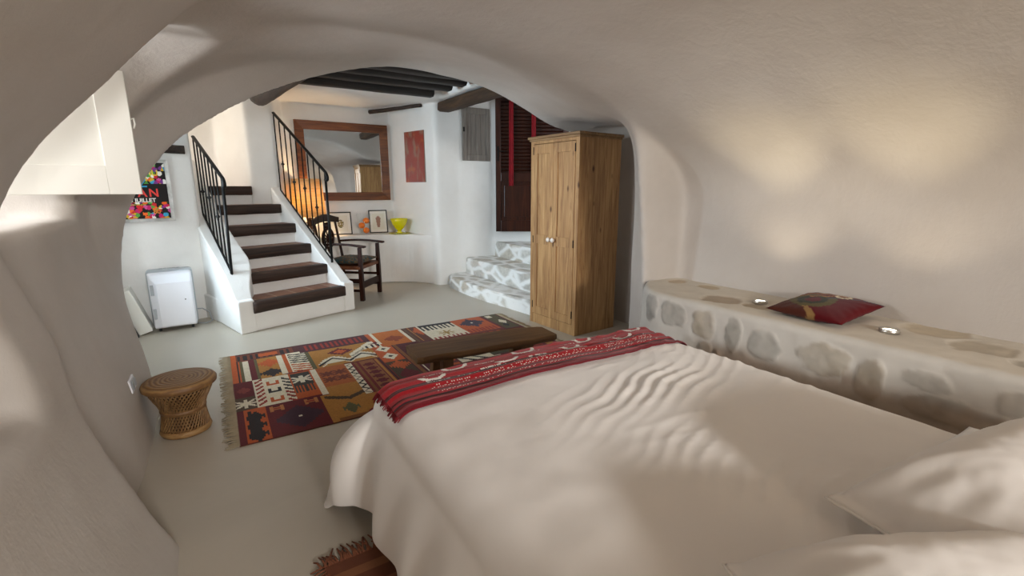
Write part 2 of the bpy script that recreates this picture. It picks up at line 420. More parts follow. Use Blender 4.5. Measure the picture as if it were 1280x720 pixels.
for k, fs in groups.items():
    used = sorted({i for f in fs for i in f}); mp = {o: n for n, o in enumerate(used)}
    m2 = bpy.data.meshes.new(k)
    m2.from_pydata([tuple(co[i]) for i in used], [], [[mp[i] for i in f][::-1] for f in fs]); m2.update()
    m2.polygons.foreach_set('use_smooth', [True]*len(fs))
    m2.normals_split_custom_set_from_vertices([tuple(vn[i]) for i in used])
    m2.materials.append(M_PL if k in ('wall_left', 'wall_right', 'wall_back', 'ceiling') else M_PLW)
    o = bpy.data.objects.new(k, m2); COL.objects.link(o); o['kind'] = 'structure'
fl = MB(); fl.grid(60, 110, lambda u, v: (-1.5 + 6.3*u, -4.2 + 12.1*v, .0015*fbm(u*9, v*13)))
fl.build('floor', M_FLOOR, kind='structure', fixn=False)

# windows (frame + pane)
def window(name, x, y0, y1, z0, z1, nmull):
    r = bpy.data.objects.new(name, None); COL.objects.link(r); r['kind'] = 'structure'
    f = MB(); t = .05
    f.box(x-.03, x+.03, y0, y0+t, z0, z1).box(x-.03, x+.03, y1-t, y1, z0, z1).box(x-.03, x+.03, y0+t, y1-t, z0, z0+t).box(x-.03, x+.03, y0+t, y1-t, z1-t, z1)
    for k in range(1, nmull+1):
        yy = y0 + (y1-y0)*k/(nmull+1); f.box(x-.02, x+.02, yy-.02, yy+.02, z0+t, z1-t)
    f.box(x-.02, x+.02, y0+t, y1-t, (z0+z1)/2-.015, (z0+z1)/2+.015)
    f.build('window_frame', M_WHITEP, r, .004, kind='structure')
    p = MB(); p.box(x-.003, x+.003, y0+t*.6, y1-t*.6, z0+t*.6, z1-t*.6); p.build('window_pane', M_PANE, r, kind='structure')
window('window_1', -1.42, 2.08, 3.16, 1.16, 1.9, 1)
window('window_2', -1.25, 4.2, 5.2, .7, 2.1, 1)

# ------------------------------------------------------------------ staircase
ST = thing('staircase', 'white plastered staircase with dark timber nosings and terracotta tiled treads climbing behind the air conditioner', 'staircase', (SO[0], SO[1], 0), rad(20))
SZ = [.29, .505, .715, .935, 1.155, 1.37]; SWD = [0, .33, .64, .95, 1.26, 1.58]
SL = [.15, .20, .28, .30, .32, .34]; SRr = [1.10, 1.10, 1.10, 1.11, 1.12, .92]
body = MB()
prof = [(0, 0)]
for k in range(6):
    prof += [(SWD[k]+.012, SZ[k]-.03), ((SWD[k+1] if k < 5 else 2.38)+.012, SZ[k]-.03)]
prof += [(2.39, 0)]
pr_ = [(0, 0.0), (0.012, 0.0)]
# stepped core
for k in range(5):
    body.box(SL[k]-.1, SRr[k]+.05, SWD[k]+.015, 2.3 if k < 4 else 2.38, (0 if k == 0 else SZ[k-1]-.04), SZ[k]-.035)
body.box(-1.15, .93, 1.595, 2.39, 1.0, 1.335)
body.build('stair_core', M_PLW, ST, .012)
rp = MB()
def parapet(mb, inner, outer, wtop, z0, zs):
    # inner/outer: functions of w giving u
    n = 24; rr = []
    for i in range(n+1):
        w = wtop*i/n; z = z0 if w < .05 else z0 + zs*(w-.05)
        rr.append([(outer(w), w, 0), (inner(w), w, 0), (inner(w), w, z), (outer(w), w, z)])
    mb.loft(rr, True, True, False)
parapet(rp, lambda w: 1.10, lambda w: 1.225 + .0*w, 1.46, .325, .735)
rp.build('right_stringer', M_PLW, ST, .014, 3)
lp = MB(); n_l = 34; rr_l = []
zl = lambda w: .315 if w < .05 else (.315 + .90*(w-.05) if w < .3 else (.54 + .64*(w-.3) if w < 1.05 else 1.02 + 1.0*(w-1.05)))
for i in range(n_l+1):
    w_l = 1.7*i/n_l; ui = .15 + .19*sstep(0, .5, w_l) + .04*sstep(.5, 1.6, w_l); uo = .08*min(1, w_l/.95)
    rr_l.append([(uo, w_l, 0), (ui, w_l, 0), (ui, w_l, zl(w_l)), (uo, w_l, zl(w_l))])
lp.loft(rr_l, True, True, False)
lp.build('left_stringer', M_PLW, ST, .014, 3)
for k in range(6):
    w1 = (SWD[k+1] if k < 5 else 2.38)
    t = MB(); t.box(SL[k]-.02, SRr[k], SWD[k]+.06, w1+.01, SZ[k]-.035, SZ[k]); to = t.build('tread', M_TILE, ST, .004)
    n_ = MB()
    def nose(u, v, k=k):
        return None
    seg = 26; rr = []
    for i in range(seg+1):
        u = SL[k]-.02 + (SRr[k]-SL[k]+.02)*i/seg
        j = .006*fbm(u*5, k*3.1, 0, 3); jj = .008*fbm(u*4, k*3.1+9, 1, 3)
        w0 = SWD[k]-.03 + j; zt = SZ[k]+.002; zb = SZ[k]-.105 + jj
        rr.append([(u, w0+.012, zb), (u, SWD[k]+.07, zb+.02), (u, SWD[k]+.07, zt), (u, w0+.01, zt), (u, w0, zt-.012), (u, w0, zb+.012)])
    n_.loft(rr, True, True, True); n_.build('nosing', M_NOSE, to)

def railing(name, label, path_b, path_t, nb, post_h, knotpat):
    """path_b, path_t: two 3D end points (low, high) for bottom and hand rails in stair coords"""
    root = thing(name, label, 'railing', (SO[0], SO[1], 0), rad(20), 'iron stair railings')
    b0, b1 = map(Vector, path_b); t0, t1 = map(Vector, path_t)
    br = MB(); br.tube([b0, b1], .011, 6, flat=.6); br.build('bottom_rail', M_IRON, root)
    d = (t0-t1).normalized()
    pts = [t1, t1.lerp(t0, .5), t0]
    for a in (20, 50, 80, 110, 150, 190):
        pts.append(t0 + d*.045*math.sin(rad(a)) + Vector((0, 0, -.045*(1-math.cos(rad(a))))))
    hr = MB(); hr.tube(pts, .019, 8, flat=.75); hr.build('handrail', M_IRON, root)
    po = MB(); po.tube([b0+Vector((0, 0, -.03)), t0], .014, 6); po.build('newel_post', M_IRON, root)
    for k in range(1, nb+1):
        f = k/nb; p = b0.lerp(b1, f); q = t0.lerp(t1, f)
        q = Vector((p.x, p.y, q.z))
        ba = MB(); ba.tube([p, q], .0075, 6); bo = ba.build('baluster', M_IRON, root)
        if k % 2 == knotpat:
            c = p.lerp(q, .38 + .05*((k//2) % 3)); kn = MB()
            kn.lathe([(.006, -.04), (.011, -.03), (.008, -.02), (.022, 0), (.008, .02), (.011, .03), (.006, .04)], 8, Matrix.Translation(c))
            kn.build('knot', M_IRON, bo)
    return root
zr = lambda w: .325 + .735*(w-.05)
railing('stair_railing', 'black iron stair railing on the right stringer in front of the lit lamp and mirror',
        ((1.163, .30, .548), (1.135, 1.27, 1.325)), ((1.163, .30, 1.525), (1.135, 1.27, 2.225)), 9, 1, 0)
railing('stair_railing', 'black iron stair railing on the left stringer next to the framed poster',
        ((.095, .30, .556), (.20, 1.12, 1.085)), ((.115, .30, 1.445), (.21, 1.14, 1.87)), 7, 1, 0)

# ------------------------------------------------------------------ stone steps (right recess)
SS = thing('stone_steps', 'whitewashed rough stone steps curving up to the dark wooden door behind the wardrobe', 'steps')
def rough(mb, poly, z0, z1, seed):
    # rounded slab with wobbly top and face
    pts = resample(poly, 60); n = len(pts)
    rr = []
    for zi, (z, ins) in enumerate([(z0, 0), (z0+(z1-z0)*.35, 0), (z0+(z1-z0)*.7, .003), (z1-.015, .006), (z1, .02)]):
        ring = []
        for i, p in enumerate(pts):
            j = .012*fbm(p.x*7+seed, p.y*7, z*9, 3)
            ring.append((p.x + ins + j, p.y, z + (.008*fbm(p.x*5, p.y*5, seed, 2) if zi > 2 else 0)))
        rr.append(ring)
    base = 0
    vs = [q for r in rr for q in r]; fs = []
    for k in range(len(rr)-1):
        for i in range(n-1): fs.append((k*n+i, k*n+i+1, (k+1)*n+i+1, (k+1)*n+i))
    mb.add(vs, fs, True)
    # top sheet from the front line back
    last = rr[-1]; m = 14; back = max(p[0] for p in last) + .75
    tv = []
    for i in range(n):
        for k in range(m):
            t = k/(m-1); x = last[i][0] + (back-last[i][0])*t; y = last[i][1]
            tv.append((x, y, last[i][2] + (.01*fbm(x*6, y*6, seed+3, 3) if k else 0)))
    tf = [(i*m+k, i*m+k+1, (i+1)*m+k+1, (i+1)*m+k) for i in range(n-1) for k in range(m-1)]
    mb.add(tv, tf, True)
for poly, z0, z1, sd in [([(2.90, 6.12), (2.74, 6.03), (2.67, 5.85), (2.655, 5.5), (2.67, 5.0), (2.75, 4.4), (2.80, 3.95)], 0, .155, 1.0),
                         ([(3.03, 6.12), (3.0, 6.0), (3.0, 5.7), (3.01, 5.2), (3.03, 4.6), (3.06, 3.95)], .155, .37, 5.0),
                         ([(3.48, 6.10), (3.45, 5.9), (3.43, 5.5), (3.44, 5.0), (3.45, 4.5), (3.46, 3.95)], .37, .585, 9.0)]:
    s = MB(); rough(s, poly, z0, z1, sd); s.build('step', M_STEPSTONE, SS)

# dark door at the top of the stone steps
DW, DZ0, DZ1 = 1.02, .735, 2.62
D = thing('wooden_door', 'dark brown panelled door with louvred upper half above the stone steps', 'door', (3.43, 5.925, 0), math.atan2(-.53, .85))
f = MB(); f.box(0, .075, 0, .045, DZ0, DZ1).box(DW-.075, DW, 0, .045, DZ0, DZ1)
f.box(.075, DW-.075, 0, .045, DZ0, DZ0+.16).box(.075, DW-.075, 0, .045, 1.44, 1.56).box(.075, DW-.075, 0, .045, DZ1-.09, DZ1)
f.build('door_frame', M_DOORW, D, .004)
p = MB(); p.box(.07, DW-.07, .016, .032, DZ0+.15, 1.45).box(.12, DW-.12, .008, .034, DZ0+.21, 1.39); p.build('lower_panel', M_DOORW, D, .006)
p = MB()
for k in range(20):
    z = 1.57 + k*.048; Mx = Matrix.Translation((0, .025, z+.02)) @ Matrix.Rotation(rad(35), 4, 'X')
    p.box(.07, DW-.07, -.022, .022, -.004, .004, Mx)
p.box(.07, DW-.07, .036, .042, 1.55, DZ1-.08)
p.build('louvre_panel', M_DOORW, D)
p = MB(); p.box(.025, .05, -.006, 0, 1.72, 1.92).tube([(.037, -.005, 1.85), (.037, -.045, 1.85), (.12, -.05, 1.85)], .008, 8); p.build('handle', M_IRON, D, label='black iron door handle')
for xl, xr, zb, lab in [(.19, .25, 1.38, 'long narrow red cloth strip hanging down the left of the dark door'), (.50, .56, 1.6, 'second red cloth strip hanging on the dark door beside the wardrobe top')]:
    c = MB()
    def fc(u, v, xl=xl, xr=xr, zb=zb):
        x = xl + (xr-xl)*u; z = DZ1-.03 - (DZ1-.03-zb)*v
        loc = Vector((x, -.03 - .008*math.sin(u*11+v*2), z))
        return tuple(loc)
    c.grid(16, 20, fc); 
    co_ = c.build('red_curtain', M_RED, None); sdm = co_.modifiers.new('Solid', 'SOLIDIFY'); sdm.thickness = .004
    co_.location = D.location; co_.rotation_euler = D.rotation_euler
    tag(co_, lab, 'curtain')
# grey cupboard door on the recess wall
G = thing('cupboard_door', 'weathered grey wooden cupboard door on the wall left of the dark door', 'cupboard door', (2.98, 6.055, 0))
f = MB(); f.box(0, .06, -.025, .01, 1.72, 2.42).box(.36, .42, -.025, .01, 1.72, 2.42).box(.06, .36, -.025, .01, 1.72, 1.80).box(.06, .36, -.025, .01, 2.34, 2.42)
f.build('frame', M_GREYW, G, .006)
f = MB()
for k in range(4): f.box(.058+.076*k, .058+.076*k+.073, -.012, .004, 1.78, 2.36)
f.build('boards', M_GREYW, G, .003)
f = MB(); f.box(.005, .03, -.03, -.02, 2.1, 2.16); f.build('hinge', M_IRON, G, .002)
# lintel beam
def rough_beam(name, label, p0, p1, wx, wz, mat, seed, taper=0.0, round_=False, seg=30, cat='beam', group=None, sag=0.0):
    mb = MB(); P0, P1 = Vector(p0), Vector(p1); d = (P1-P0); L = d.length; t = d.normalized()
    nx = t.cross(Vector((0, 0, 1))).normalized(); nz = nx.cross(t)
    rr = []; m = 16
    for i in range(seg+1):
        s = i/seg; c = P0 + d*s + Vector((0, 0, -sag*math.sin(PI*s)))
        c = c + nx*.012*fbm(s*L*2, seed, 0, 2) + nz*.012*fbm(s*L*2, seed+4, 0, 2)
        ring = []
        for k in range(m):
            a = 2*PI*k/m + PI/m; ca, sa = math.cos(a), math.sin(a)
            if round_: e = 1.0
            else: e = (abs(ca)**6 + abs(sa)**6)**(-1/6)
            r = e*(1 + .07*fbm(s*L*4, ca*1.5+seed, sa*1.5, 2))*(1 - taper*s)
            ring.append(tuple(c + nx*(wx*ca*r) + nz*(wz*sa*r)))
        rr.append(ring)
    mb.loft(rr, True, True, True)
    return tag(mb.build(name, mat), label, cat, group)
rough_beam('lintel_beam', 'thick dark brown squared beam over the stone steps recess', (2.74, 6.12, 2.40), (2.74, 4.1, 2.37), .09, .065, M_LINTEL, 2.0)
RL = ['blackened ceiling rafter deepest into the stair room, beside the cream ceiling', 'second blackened ceiling rafter counted from the cream ceiling side', 'third blackened ceiling rafter counted from the cream ceiling side', 'blackened ceiling rafter nearest the arch, with a pale cut end']
for k, (y, xe, zz) in enumerate([(5.68, 2.40, 2.46), (5.29, 2.46, 2.47), (4.98, 2.49, 2.475), (4.72, 2.54, 2.48)]):
    rough_beam('ceiling_rafter', RL[k], (.75, y+.02, zz+.045), (xe, y, zz+.045), .085, .075, M_BLACKW, 11.0+k*3, 0, False, 30, 'rafter', 'blackened rafters')
rough_beam('ceiling_log', 'thick round dark log above the stairs with its sawn end showing', (.60, 6.5, 2.40), (.93, 3.98, 2.44), .115, .115, M_LOG, 31.0, .1, True, 30, 'log')
rough_beam('ceiling_pole', 'thin dark crooked wooden pole across the wall corner above the mirror', (2.03, 7.06, 2.405), (2.50, 6.30, 2.425), .028, .028, M_LOG, 41.0, .2, True, 30, 'pole')
rough_beam('wall_beam', 'dark timber end on top of the white wall above the framed poster', W(-.25, 1.0) + (1.72,), W(.05, .95) + (1.72,), .05, .04, M_LOG, 51.0)

# ------------------------------------------------------------------ plaster ledge with its objects
lg = MB()
front = resample([(.8, 6.80), (1.3, 6.79), (1.75, 6.77), (2.05, 6.70), (2.28, 6.56), (2.45, 6.40), (2.58, 6.2)], 30)
poly = [(p.x, p.y) for p in front] + [(2.62, 6.2), (2.40, 7.16), (.8, 7.16)]
lg.prism(poly, 0, .70)
tag(lg.build('plaster_ledge', M_PLW, None, .02, 3), 'white plaster ledge curving along the wall under the mirror', 'ledge')
MIR = thing('wall_mirror', 'large wall mirror in a brown wooden frame above the plaster ledge', 'mirror', (1.02, 7.075, 1.175))
mw, mh, fw = 1.245, 1.06, .115
f = MB()
def frame(mb, w, hh, t, d0, d1):
    # mitred frame in x-z plane
    o = [(0, 0), (w, 0), (w, hh), (0, hh)]; i = [(t, t), (w-t, t), (w-t, hh-t), (t, hh-t)]
    for k in range(4):
        q = (k+1) % 4
        vs = [(*o[k], d1), (*o[q], d1), (*i[q], d1), (*i[k], d1), (*o[k], d0), (*o[q], d0), (*i[q], d0+.012), (*i[k], d0+.012)]
        vs = [(a, c, b_) for a, b_, c in vs]
        mb.add(vs, [(0,1,2,3), (4,7,6,5), (0,4,5,1), (2,6,7,3), (0,3,7,4), (1,5,6,2)])
frame(f, mw, mh, fw, -.035, .0); f.build('frame', M_MIRF, MIR, .003)
f = MB(); f.box(fw-.02, mw-fw+.02, -.012, -.004, fw-.02, mh-fw+.02); f.build('glass', M_MIRROR, MIR)
# red painting
def canvas(mb, w, hh, t, nx, ny):
    mb.grid(nx, ny, lambda u, v: (u*w, 0, v*hh), smooth=False)
pa = math.atan2(6.317-6.745, 2.54-2.42)
PT = thing('painting', 'narrow red and rust abstract canvas painting on the wall right of the mirror', 'painting', (2.405, 6.735, 1.43), pa)
b_ = MB(); b_.box(0, .445, .004, .03, 0, .69); b_.build('canvas_edge', plain('raw_canvas', h('8f8478'), .8, 0, (200, .1, .001)), PT)
f = MB(); canvas(f, .445, .69, 0, 46, 70); po = f.build('painted_surface', M_VCP, PT, fixn=False)
cols = []
for j in range(69):
    for i in range(45):
        u, v_ = i/45, j/69
        n1 = fbm(u*3.2, v_*4, 2, 4); n2 = fbm(u*5+9, v_*3, 5, 3)
        c = np.array(h('8d3527')) * (1 + .35*n1)
        t = sstep(.05, .4, n2 + .25*(v_-.3)); c = c*(1-t) + np.array(h('8d6a58'))*t
        t = sstep(.2, .5, fbm(u*4, v_*6+3, 9, 3)); c = c*(1-t) + np.array(h('a85a33'))*t
        cols.append(c)
set_face_cols(po.data, cols)

# table lamp
LP = thing('table_lamp', 'lit table lamp with cream drum shade on the ledge behind the stair railing', 'lamp', (1.10, 6.95, .70))
f = MB(); f.lathe([(.085, 0), (.085, .02), (.05, .03)], 24)
zz = .03
for k in range(4):
    f.lathe([(.022, zz), (.022, zz+.014)], 12); zz += .014
    f.box(-.04, .04, -.04, .04, zz, zz+.042); zz += .042
f.tube([(0, 0, zz), (0, 0, zz+.06)], .01, 8); f.build('base', wood('lamp_base_wood', h('3a2415'), h('694527'), h('8a6440'), 'z'), LP, .004)
f = MB(); seg = 40
rr = [[(r*math.cos(2*PI*i/seg), r*math.sin(2*PI*i/seg), z) for i in range(seg)] for r, z in [(.215, .27), (.185, .77)]]
f.loft(rr, True, False, True); so = f.build('lamp_shade', M_SHADE, LP, fixn=False); sd = so.modifiers.new('S', 'SOLIDIFY'); sd.thickness = .002
f = MB(); f.lathe([(.002, .30), (.028, .33), (.038, .38), (.025, .43), (.015, .46)], 16); f.build('bulb', emit('warm_bulb', (1, .7, .35), 6.0), LP)
# small framed pictures
def small_frame(label, x, y, w, hh, rz, lean, kind):
    r = thing('picture_frame', label, 'picture frame', (x, y, .70), rot=(-lean, 0, rz), group=None)
    f = MB(); frame(f, w, hh, .018, -.012, .008); f.build('frame', M_BLACKF, r, .002)
    f = MB(); nx, ny = 44, 58
    f.grid(nx, ny, lambda u, v: (.015 + u*(w-.03), -.002, .015 + v*(hh-.03)), smooth=False)
    o = f.build('drawing', M_VCP, r, fixn=False); cols = []
    for j in range(ny-1):
        for i in range(nx-1):
            u, v_ = (i+.5)/(nx-1)-.5, (j+.5)/(ny-1)-.5; c = np.array(h('e6e0d0'))
            if abs(u) > .36 or abs(v_) > .38: c = np.array(h('ece8dd'))
            elif kind == 'hand':
                dd = 9
                for k in range(5):      # five straggly stems from a palm-like base
                    a = (k-2)*.055; px = a*(.4+ (v_+.3)*1.5); dd = min(dd, abs(u-px)) if -.28 < v_ < .28 - .05*abs(k-2) else dd
                if dd < .03: c = np.array(h('a4755f'))
            else:
                rr_ = (u/.16)**2 + ((v_+.02)/.2)**2
                if rr_ < 1 and fbm(u*14, v_*14, 3, 2) > -.15: c = np.array(h('8f7a3e')) if rr_ < .6 else np.array(h('6d6a3d'))
            cols.append(c)
    set_face_cols(o.data, cols)
    return r
small_frame('thin black picture frame with a pale red stem drawing beside the vase of oranges', 1.915, 7.0, .265, .335, rad(-6), rad(8), 'hand')
small_frame('black picture frame with a small olive drawing on the ledge behind the armchair back', 1.36, 6.99, .30, .32, rad(-3), rad(8), 'leaf')
# vase with oranges
VX, VY = 1.80, 6.86
VS = thing('glass_vase', 'clear glass vase holding oranges on the plaster ledge', 'vase', (VX, VY, .70))
f = MB(); f.lathe([(.002, .0), (.072, 0), (.078, .01), (.105, .295), (.102, .298), (.098, .295), (.072, .02), (.002, .016)], 36); f.build('vase_glass', M_VASE, VS)
for k, (dx, dy, z, lab) in enumerate([(.024, -.008, .058, 'orange lying at the bottom of the glass vase'), (-.03, .012, .128, 'middle orange in the glass vase, on its left side'), (.034, .005, .195, 'topmost orange in the glass vase, on its right side')]):
    f = MB(); R_ = .044
    prof = [(.0005, -R_*.96)] + [(R_*math.cos(a), R_*.96*math.sin(a)) for a in np.linspace(-1.45, 1.45, 18)] + [(.004, R_*.93), (.0005, R_*.92)]
    f.lathe(prof, 28, Matrix.Translation((VX+dx, VY+dy, .70+z)) @ Matrix.Rotation(.4*k, 4, 'X'))
    tag(f.build('orange', M_ORANGE), lab, 'orange', 'oranges in the vase')
# yellow glass bowl
YB = thing('glass_bowl', 'bright yellow footed glass bowl on a matching plate at the end of the ledge', 'bowl', (2.26, 6.70, .70))
f = MB(); f.lathe([(.002, .012), (.05, .012), (.03, .03), (.028, .05), (.06, .08), (.098, .14), (.125, .215), (.122, .218), (.118, .214), (.09, .142), (.05, .088), (.002, .07)], 40); f.build('bowl', M_YGLASS, YB)
f = MB(); f.lathe([(.002, 0), (.09, 0), (.15, .012), (.15, .016), (.09, .008), (.002, .008)], 40); f.build('saucer', M_YGLASS, YB)

# ------------------------------------------------------------------ armchair
CH = thing('wooden_armchair', 'dark wooden armchair with carved round back splat beside the staircase', 'chair', (1.40, 6.08, 0), math.atan2(-.64, .767)+PI/2)
# local: y- is the front; x is the width
cw, cd, sh = .56, .50, .44
def legm(x, y, top, bx, by, s=.021):
    mb = MB(); mb.loft([[(bx-s, by-s, 0), (bx+s, by-s, 0), (bx+s, by+s, 0), (bx-s, by+s, 0)], [(x-s, y-s, sh*.8), (x+s, y-s, sh*.8), (x+s, y+s, sh*.8), (x-s, y+s, sh*.8)], [(x-s*.8, y-s*.8, top), (x+s*.8, y-s*.8, top), (x+s*.8, y+s*.8, top), (x-s*.8, y+s*.8, top)]], True, True, False)
    return mb
for sx in (-1, 1):
    x = sx*(cw/2-.025)
    legm(x, -cd/2, .655, x, -cd/2, .025).build('leg', M_CHAIR, CH, .005)
    mb = MB(); mb.tube([(x*.95, cd/2+.03, 0), (x*.95, cd/2-.02, .2), (x*.95, cd/2-.02, .45), (x*.97, cd/2+.06, .95)], [.02, .022, .022, .017], 4, flat=1.0, smooth=False); mb.build('leg', M_CHAIR, CH, .003)
    a = MB(); rr = []
    for i in range(15):
        t = i/14; y = cd/2+.02 - (cd+.1)*t; z = .675 + .02*math.sin(PI*t) - .01*t; wd = .018 + .016*sstep(.6, .95, t)
        xx = x + sx*.02*t; rr.append([(xx-wd, y, z-.013), (xx+wd, y, z-.013), (xx+wd, y, z+.011), (xx-wd, y, z+.011)])
    a.loft(rr, True, True, True); a.build('armrest', M_CHAIR, CH, .004)
f = MB(); f.box(-cw/2, cw/2, -cd/2-.01, cd/2-.01, sh-.055, sh-.012); f.build('seat', wood('rush_seat_wood', h('4a2513'), h('6d3a1c'), h('83502a'), 'x'), CH, .008)
f = MB()
f.box(-cw/2+.03, cw/2-.03, -cd/2-.012, -cd/2+.014, .15, .23).box(-cw/2+.03, cw/2-.03, cd/2-.03, cd/2-.005, .16, .19)
for sx in (-1, 1):
    x = sx*(cw/2-.025); f.box(x-.012, x+.012, -cd/2, cd/2, .11, .14).box(x-.012, x+.012, -cd/2, cd/2, .24, .27)
f.build('stretcher', M_CHAIR, CH, .004)
bk = MB(); rr = []
for i in range(25):
    t = i/24; x = -cw/2-.03 + (cw+.06)*t; zc = .955 + .028*math.sin(PI*t); y = cd/2+.045 + .02*math.sin(PI*t)
    rr.append([(x, y-.014, zc-.045), (x, y+.014, zc-.045), (x, y+.018, zc+.035+.012*math.cos(PI*(2*t-1))), (x, y-.018, zc+.035+.012*math.cos(PI*(2*t-1)))])
bk.loft(rr, True, True, True); bk.build('top_rail', M_CHAIR, CH, .004)
sp = MB(); ring = [(.12*math.cos(2*PI*k/32), cd/2+.03, .73+.12*math.sin(2*PI*k/32)) for k in range(32)]
sp.tube(ring, .02, 8, closed=True, flat=.9)
sp.lathe([(.002, -.018), (.035, -.014), (.035, .014), (.002, .018)], 20, Matrix.Translation((0, cd/2+.03, .73)) @ Matrix.Rotation(PI/2, 4, 'X'))
for k in range(10):
    a = 2*PI*k/10; sp.tube([(.03*math.cos(a), cd/2+.03, .73+.03*math.sin(a)), (.12*math.cos(a), cd/2+.03, .73+.12*math.sin(a))], .009, 6)
sp.tube([(0, cd/2-.005, .43), (0, cd/2+.03, .62)], .025, 8, flat=.5); sp.tube([(0, cd/2+.035, .84), (0, cd/2+.05, .93)], .03, 8, flat=.5)
sp.build('carved_splat', M_CHAIR, CH)

def cushion_mesh(mb, w, d, t, nx=40, ny=40, ear=0.03, wr=.004, seed=0, p=2.6, flange=0.0):
    """pillow: two puffed sheets meeting at a seam"""
    def prof(u, v):
        a = max(0, 1-abs(u)**p); b2 = max(0, 1-abs(v)**p)
        return (a*b2)**.5
    def pos(u, v, s):
        # corners pulled out, sides pulled in
        k = 1 - ear*(1-v*v)*abs(u)**3; l = 1 - ear*(1-u*u)*abs(v)**3
        x = u*w/2*k*1.0; y = v*d/2*l
        uu, vv = min(1, abs(u)*(1+flange)), min(1, abs(v)*(1+flange))
        q = prof(uu*np.sign(u), vv*np.sign(v))
        z = s*(t/2)*q
        if flange: z = -.055*max(abs(u), abs(v))**4 + s*max(t/2*q, .0045*(1 if max(abs(u), abs(v)) < .999 else 0))
        z += wr*(fbm(x*9+seed, y*9, seed, 3))*min(1, q*2)
        # radial creases at the corners
        ang = math.atan2(v, u); rr_ = math.hypot(u, v)
        z += s*wr*.8*math.sin(ang*22 + 3*fbm(x*4, y*4, seed, 2))*sstep(.6, 1.1, rr_)*q
        return (x, y, z)
    n0 = len(mb.v)
    top = [pos(2*i/(nx-1)-1, 2*j/(ny-1)-1, 1) for j in range(ny) for i in range(nx)]
    bot = [pos(2*i/(nx-1)-1, 2*j/(ny-1)-1, -1) for j in range(ny) for i in range(nx)]
    fs = [(j*nx+i, j*nx+i+1, (j+1)*nx+i+1, (j+1)*nx+i) for j in range(ny-1) for i in range(nx-1)]
    mb.add(top, fs, True); mb.add(bot, [f[::-1] for f in fs], True)
def weld(o, d=.0005):
    bm = bmesh.new(); bm.from_mesh(o.data); bmesh.ops.remove_doubles(bm, verts=bm.verts, dist=d)
    bmesh.ops.recalc_face_normals(bm, faces=bm.faces); bm.to_mesh(o.data); bm.free()
SCU = MB(); cushion_mesh(SCU, .50, .46, .085, 30, 30, .05, .006, 3)
cu = SCU.build('seat_cushion', M_VC); weld(cu)
pal = [h('2f4546'), h('53402b'), h('7a5a38'), h('26302c'), h('5d6b5c'), h('6b3b26')]
cc = []
for v_ in cu.data.vertices:
    n1 = fbm(v_.co.x*9, v_.co.y*9, 4, 3); k = int(abs(n1)*14) % len(pal); cc.append(pal[k])
set_vert_cols(cu.data, np.array(cc))
cu.location = (CH.location.x + .02*.767, CH.location.y - .02*.64, sh + .032); cu.rotation_euler = (0, 0, CH.rotation_euler.z)
tag(cu, 'dark patterned flat cushion on the seat of the wooden armchair', 'cushion')

# ------------------------------------------------------------------ poster
PW, PHH = .66, .58
PR = thing('framed_poster', 'colourful festival poster in a silvery mosaic frame on the stair room wall', 'poster', (-.333-.9397*PW, 5.772-.342*PW, 1.035), rad(20))
f = MB(); frame(f, PW, PHH, .03, -.03, .0); fr_ = f.build('frame', plain('silver_mosaic', (.55, .53, .5), .35, .7, (160, 1.0, .006), .35), PR, .002)
nx, ny = 100, 88
f = MB(); f.grid(nx, ny, lambda u, v: (.025 + u*(PW-.05), -.008, .025 + v*(PHH-.05)), smooth=False)
po = f.build('print', M_VCP, PR, fixn=False)
pal = [h(c) for c in ('d3222f', 'e2b61d', '3ba0c9', 'd4559b', 'f06a25', '7a3c8f', '58a646', 'f3efe6', '101010', 'c41b6b')]
pts = [(RNG.random(), RNG.random(), int(RNG.integers(0, len(pal)))) for _ in range(300)]
PX = np.array([p[0] for p in pts]); PY = np.array([p[1] for p in pts]); PC = [p[2] for p in pts]
cols = []
for j in range(ny-1):
    for i in range(nx-1):
        u, v_ = (i+.5)/(nx-1), (j+.5)/(ny-1)
        d2 = (PX-u)**2 + (PY-v_)**2*.8; k = int(np.argmin(d2)); rr_ = math.sqrt(d2[k])
        c = np.array(pal[PC[k]]) if rr_ < .036 else np.array(h('151214'))
        if .30 < v_ < .44 or (.44 < v_ < .62 and u > .15): c = np.array(h('171416'))
        cols.append(c)
set_face_cols(po.data, cols)
def text(s, x, z, size, c, parent, y=-.011, rough=.4):
    cu_ = bpy.data.curves.new('lettering', 'FONT'); cu_.body = s; cu_.size = size; cu_.extrude = .001; cu_.offset = size*.02
    t = bpy.data.objects.new('lettering', cu_); COL.objects.link(t)
    dg = bpy.context.evaluated_depsgraph_get(); m = bpy.data.meshes.new_from_object(t.evaluated_get(dg)); bpy.data.objects.remove(t)
    m.materials.append(plain('ink', c, .5, 0, (50, .01, .001)))
    o = bpy.data.objects.new('lettering', m); COL.objects.link(o); o.parent = parent
    o.location = (x, y, z); o.rotation_euler = (PI/2, 0, 0)
    return o
for ch, x, c in [('J', .24, 'e2a31d'), ('U', .30, 'efcf28'), ('A', .39, 'e2423c'), ('N', .475, 'e2423c')]: text(ch, x, .235, .105, h(c), PR)
for ch, x, c in [('J', .20, 'f06a25'), ('A', .25, '58a646'), ('Z', .33, 'a04aa8'), ('Z', .405, '2f9fc9')]: text(ch, x, .325, .10, h(c), PR)
text('16-25 JUILLET', .23, .185, .05, h('f2efe8'), PR)
text('JAO', .345, .415, .035, h('f2efe8'), PR)
text('IU', .50, .43, .075, h('ecd43a'), PR); text('80', .49, .075, .06, h('e2862a'), PR)
text('antibes  juan-les-pins', .24, .155, .024, h('b8a83a'), PR)

